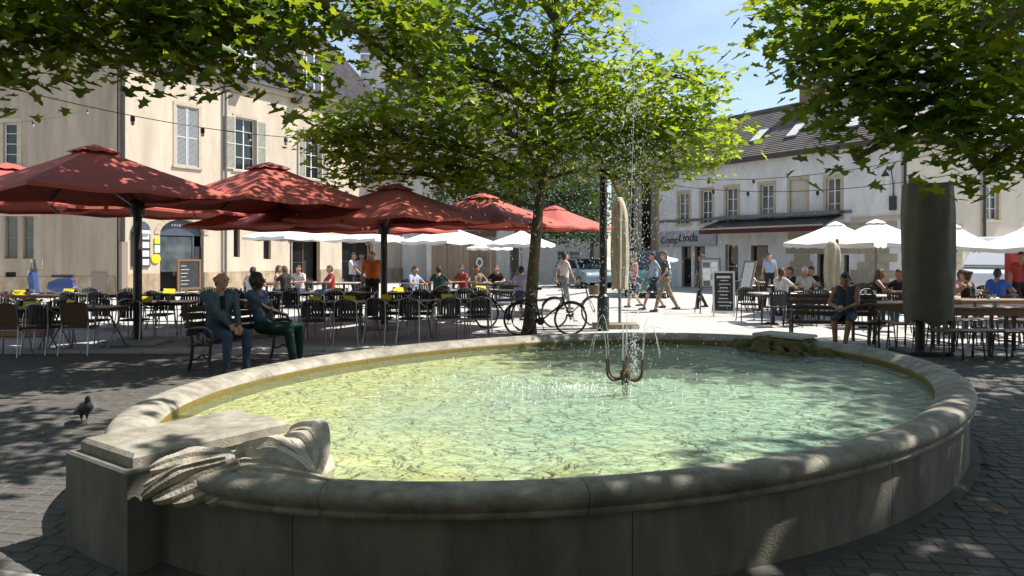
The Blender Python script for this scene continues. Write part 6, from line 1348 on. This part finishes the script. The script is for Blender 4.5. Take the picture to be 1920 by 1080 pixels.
# ------------------------------------------------------------------ menu boards, flowers, string lights
def board(label, x, Y, w, h, z0, rz, frame, panel, tilt, lines, legs=True, name='menu_board', sheets=None):
    t = empty(name, (px(x, Y), Y, 0), rz, label, 'menu board'); Mx = Matrix.Rotation(R(tilt), 3, 'X'); c = Vector((0, 0, z0 + h / 2))
    def bx(nm, cx, cz, sw, sh, y, th, m, par): q = MB().box((0, 0, 0), (sw, th, sh)); o = q.build(nm, M[m], par); o.location = c + Mx @ Vector((cx, y, cz)); o.rotation_euler = (R(tilt), 0, 0); return o
    fw_ = .05
    bx('panel', 0, 0, w - 2 * fw_, h - 2 * fw_, 0, .02, panel, t)
    for sx in (-1, 1): bx('stile', sx * (w - fw_) / 2, 0, fw_, h, 0, .04, frame, t)
    for sz in (-1, 1): bx('rail', 0, sz * (h - fw_) / 2, w - 2 * fw_, fw_, 0, .038, frame, t)
    rng = random.Random(int(x))
    for k in range(lines):
        lw = (w - .2) * rng.uniform(.45, .95); bx('chalk_line', rng.uniform(-.03, .03), h / 2 - .16 - (h - .25) * k / lines, lw, .022 if k else .06, -.012, .004, 'chalk', t)
    if sheets:
        for i in range(2):
            for j in range(4): bx('menu_sheet', (-.25 + .5 * i) * (w - .12) * .98, h / 2 - .14 - (j + .35) * (h - .16) / 4, (w - .16) * .44, (h - .16) / 4 * .82, -.012, .004, sheets if (i + j) % 3 else 'zinc', t)
    for sx in (-1, 1): MB().tube([c + Mx @ Vector((sx * (w / 2 - .03), 0, -h / 2)), (sx * (w / 2 - .03), (z0) * math.tan(R(tilt)) * -1 - .0, 0)], .02, 5).build('leg', M[frame], t); MB().tube([c + Mx @ Vector((sx * (w / 2 - .05), .03, h / 2 - .1)), (sx * (w / 2 - .05), .45, 0)], .016, 5).build('rear_leg', M[frame], t)
board('slanting black chalkboard menu in a white frame standing on the sunny square', 1357, 19.3, .58, 1.12, .10, R(-12), 'paintwhite', 'slate_board', -10, 9)
board('pale blue menu panel with photographs on brown legs left of the chalkboard', 1332, 20.2, .62, .85, .72, R(10), 'zinc', 'poster', -4, 0, sheets='china')
board('white menu easel tilted to the left right of the chalkboard', 1402, 20.5, .42, .85, .65, R(-55), 'wood_grey', 'china', -18, 4)
q = MB(); q.lathe([(.20, -.02), (.20, .02)], 18); q.v = [(x, z, y * 1.5) for x, y, z in q.v]; o = q.build('oval_sign', M['poster']); tag(o, 'small pale oval shop sign hanging left of the plane tree', 'sign'); o.location = P(899, 492, 42.7)
q = MB(); q.lathe([(.12, -.025), (.12, .025)], 16); q.v = [(x, z, y * 1.4) for x, y, z in q.v]; pp = q.build('rim', M['shopblue'], o)
# flower tub with pink flowers
fp = empty('flower_tub', (px(20, 14.6), 14.6, 0), 0, 'tub of salmon pink flowers at the left picture edge', 'flower tub')
MB().box((0, 0, .28), (1.5, .45, .56), ch=.03).build('tub', M['terracotta'], fp)
rng = random.Random(77); lv = MB(); pt_ = MB()
for k in range(420):
    x, y = rng.uniform(-.72, .72), rng.uniform(-.24, .24); z = .56 + rng.uniform(0, .20) * (1 - (x / .9) ** 2); a = rng.uniform(0, 6.3); s_ = rng.uniform(.04, .075); d = Vector((math.cos(a), math.sin(a), rng.uniform(-.3, .6))) * s_; e = Vector((-math.sin(a), math.cos(a), .2)) * s_ * .5; p = Vector((x, y, z)); lv.add([p, p + d * .5 + e, p + d, p + d * .5 - e], [(0, 1, 2, 3)])
lv.build('leaves', M['stem_green'], fp)['kind'] = 'stuff'
for k in range(200):
    x, y = rng.uniform(-.70, .70), rng.uniform(-.26, .24); z = .70 + rng.uniform(0, .22) * (1 - (x / .9) ** 2); p = Vector((x, y, z)); tlt = Vector((rng.uniform(-.5, .5), rng.uniform(-.9, .2), 1)).normalized(); u = tlt.orthogonal().normalized(); v = tlt.cross(u); r_ = rng.uniform(.028, .045)
    pts = [p]
    for j in range(10): a = 2 * math.pi * j / 10; k_ = r_ * (1 if j % 2 else .55); pts.append(p + (u * math.cos(a) + v * math.sin(a)) * k_ + tlt * .012 * (j % 2))
    pt_.add(pts, [(0, 1 + j, 1 + (j + 1) % 10) for j in range(10)])
pt_.build('flowers', M['petal'], fp)['kind'] = 'stuff'
# string lights
def string(label, pts, sag, bulbs, group='string lights over the square'):
    t = empty('string_light', pts[0], 0, label, 'string light', group); a, b = Vector(pts[0]), Vector(pts[1]); line = []
    for k in range(25): u = k / 24; p = a.lerp(b, u); p.z -= sag * 4 * u * (1 - u); line.append(p)
    q = MB().tube([p - a for p in line], .008, 4); q.build('cable', M['pipe'], t)
    for u in bulbs:
        p = a.lerp(b, u); p.z -= sag * 4 * u * (1 - u); o = MB().lathe([(.018, 0), (.034, -.02), (.034, -.085), (.028, -.09)], 8).build('socket', M['pipe'], t, 40); o.location = p - a
        g_ = MB().ball((0, 0, -.115), (.030, .030, .036)).build('bulb', M['lampglass'], o, True)
string('string of lights crossing the upper left before the cream house', (P(-40, 150, 9.5), P(690, 262, 14.5)), .22, (.30, .47, .60, .71, .80))
string('string of lights from the left edge up to the house corner', (P(-60, 232, 14), tuple(fL.pt(.1, 8.45, .3))), .35, (.25, .6))
string('thin upper string of lights near the ochre wall', (P(-60, 60, 15), tuple(fL.pt(.12, 9.6, .3))), .25, (.45,))
string('lower string of lights across the white corner house', (P(1200, 338, 17), P(1800, 325, 13)), .30, (.08, .28, .40, .62, .8))
string('upper string of lights across the white corner house', (P(1180, 325, 19), P(1800, 278, 14)), .36, (.12, .30, .45, .78))
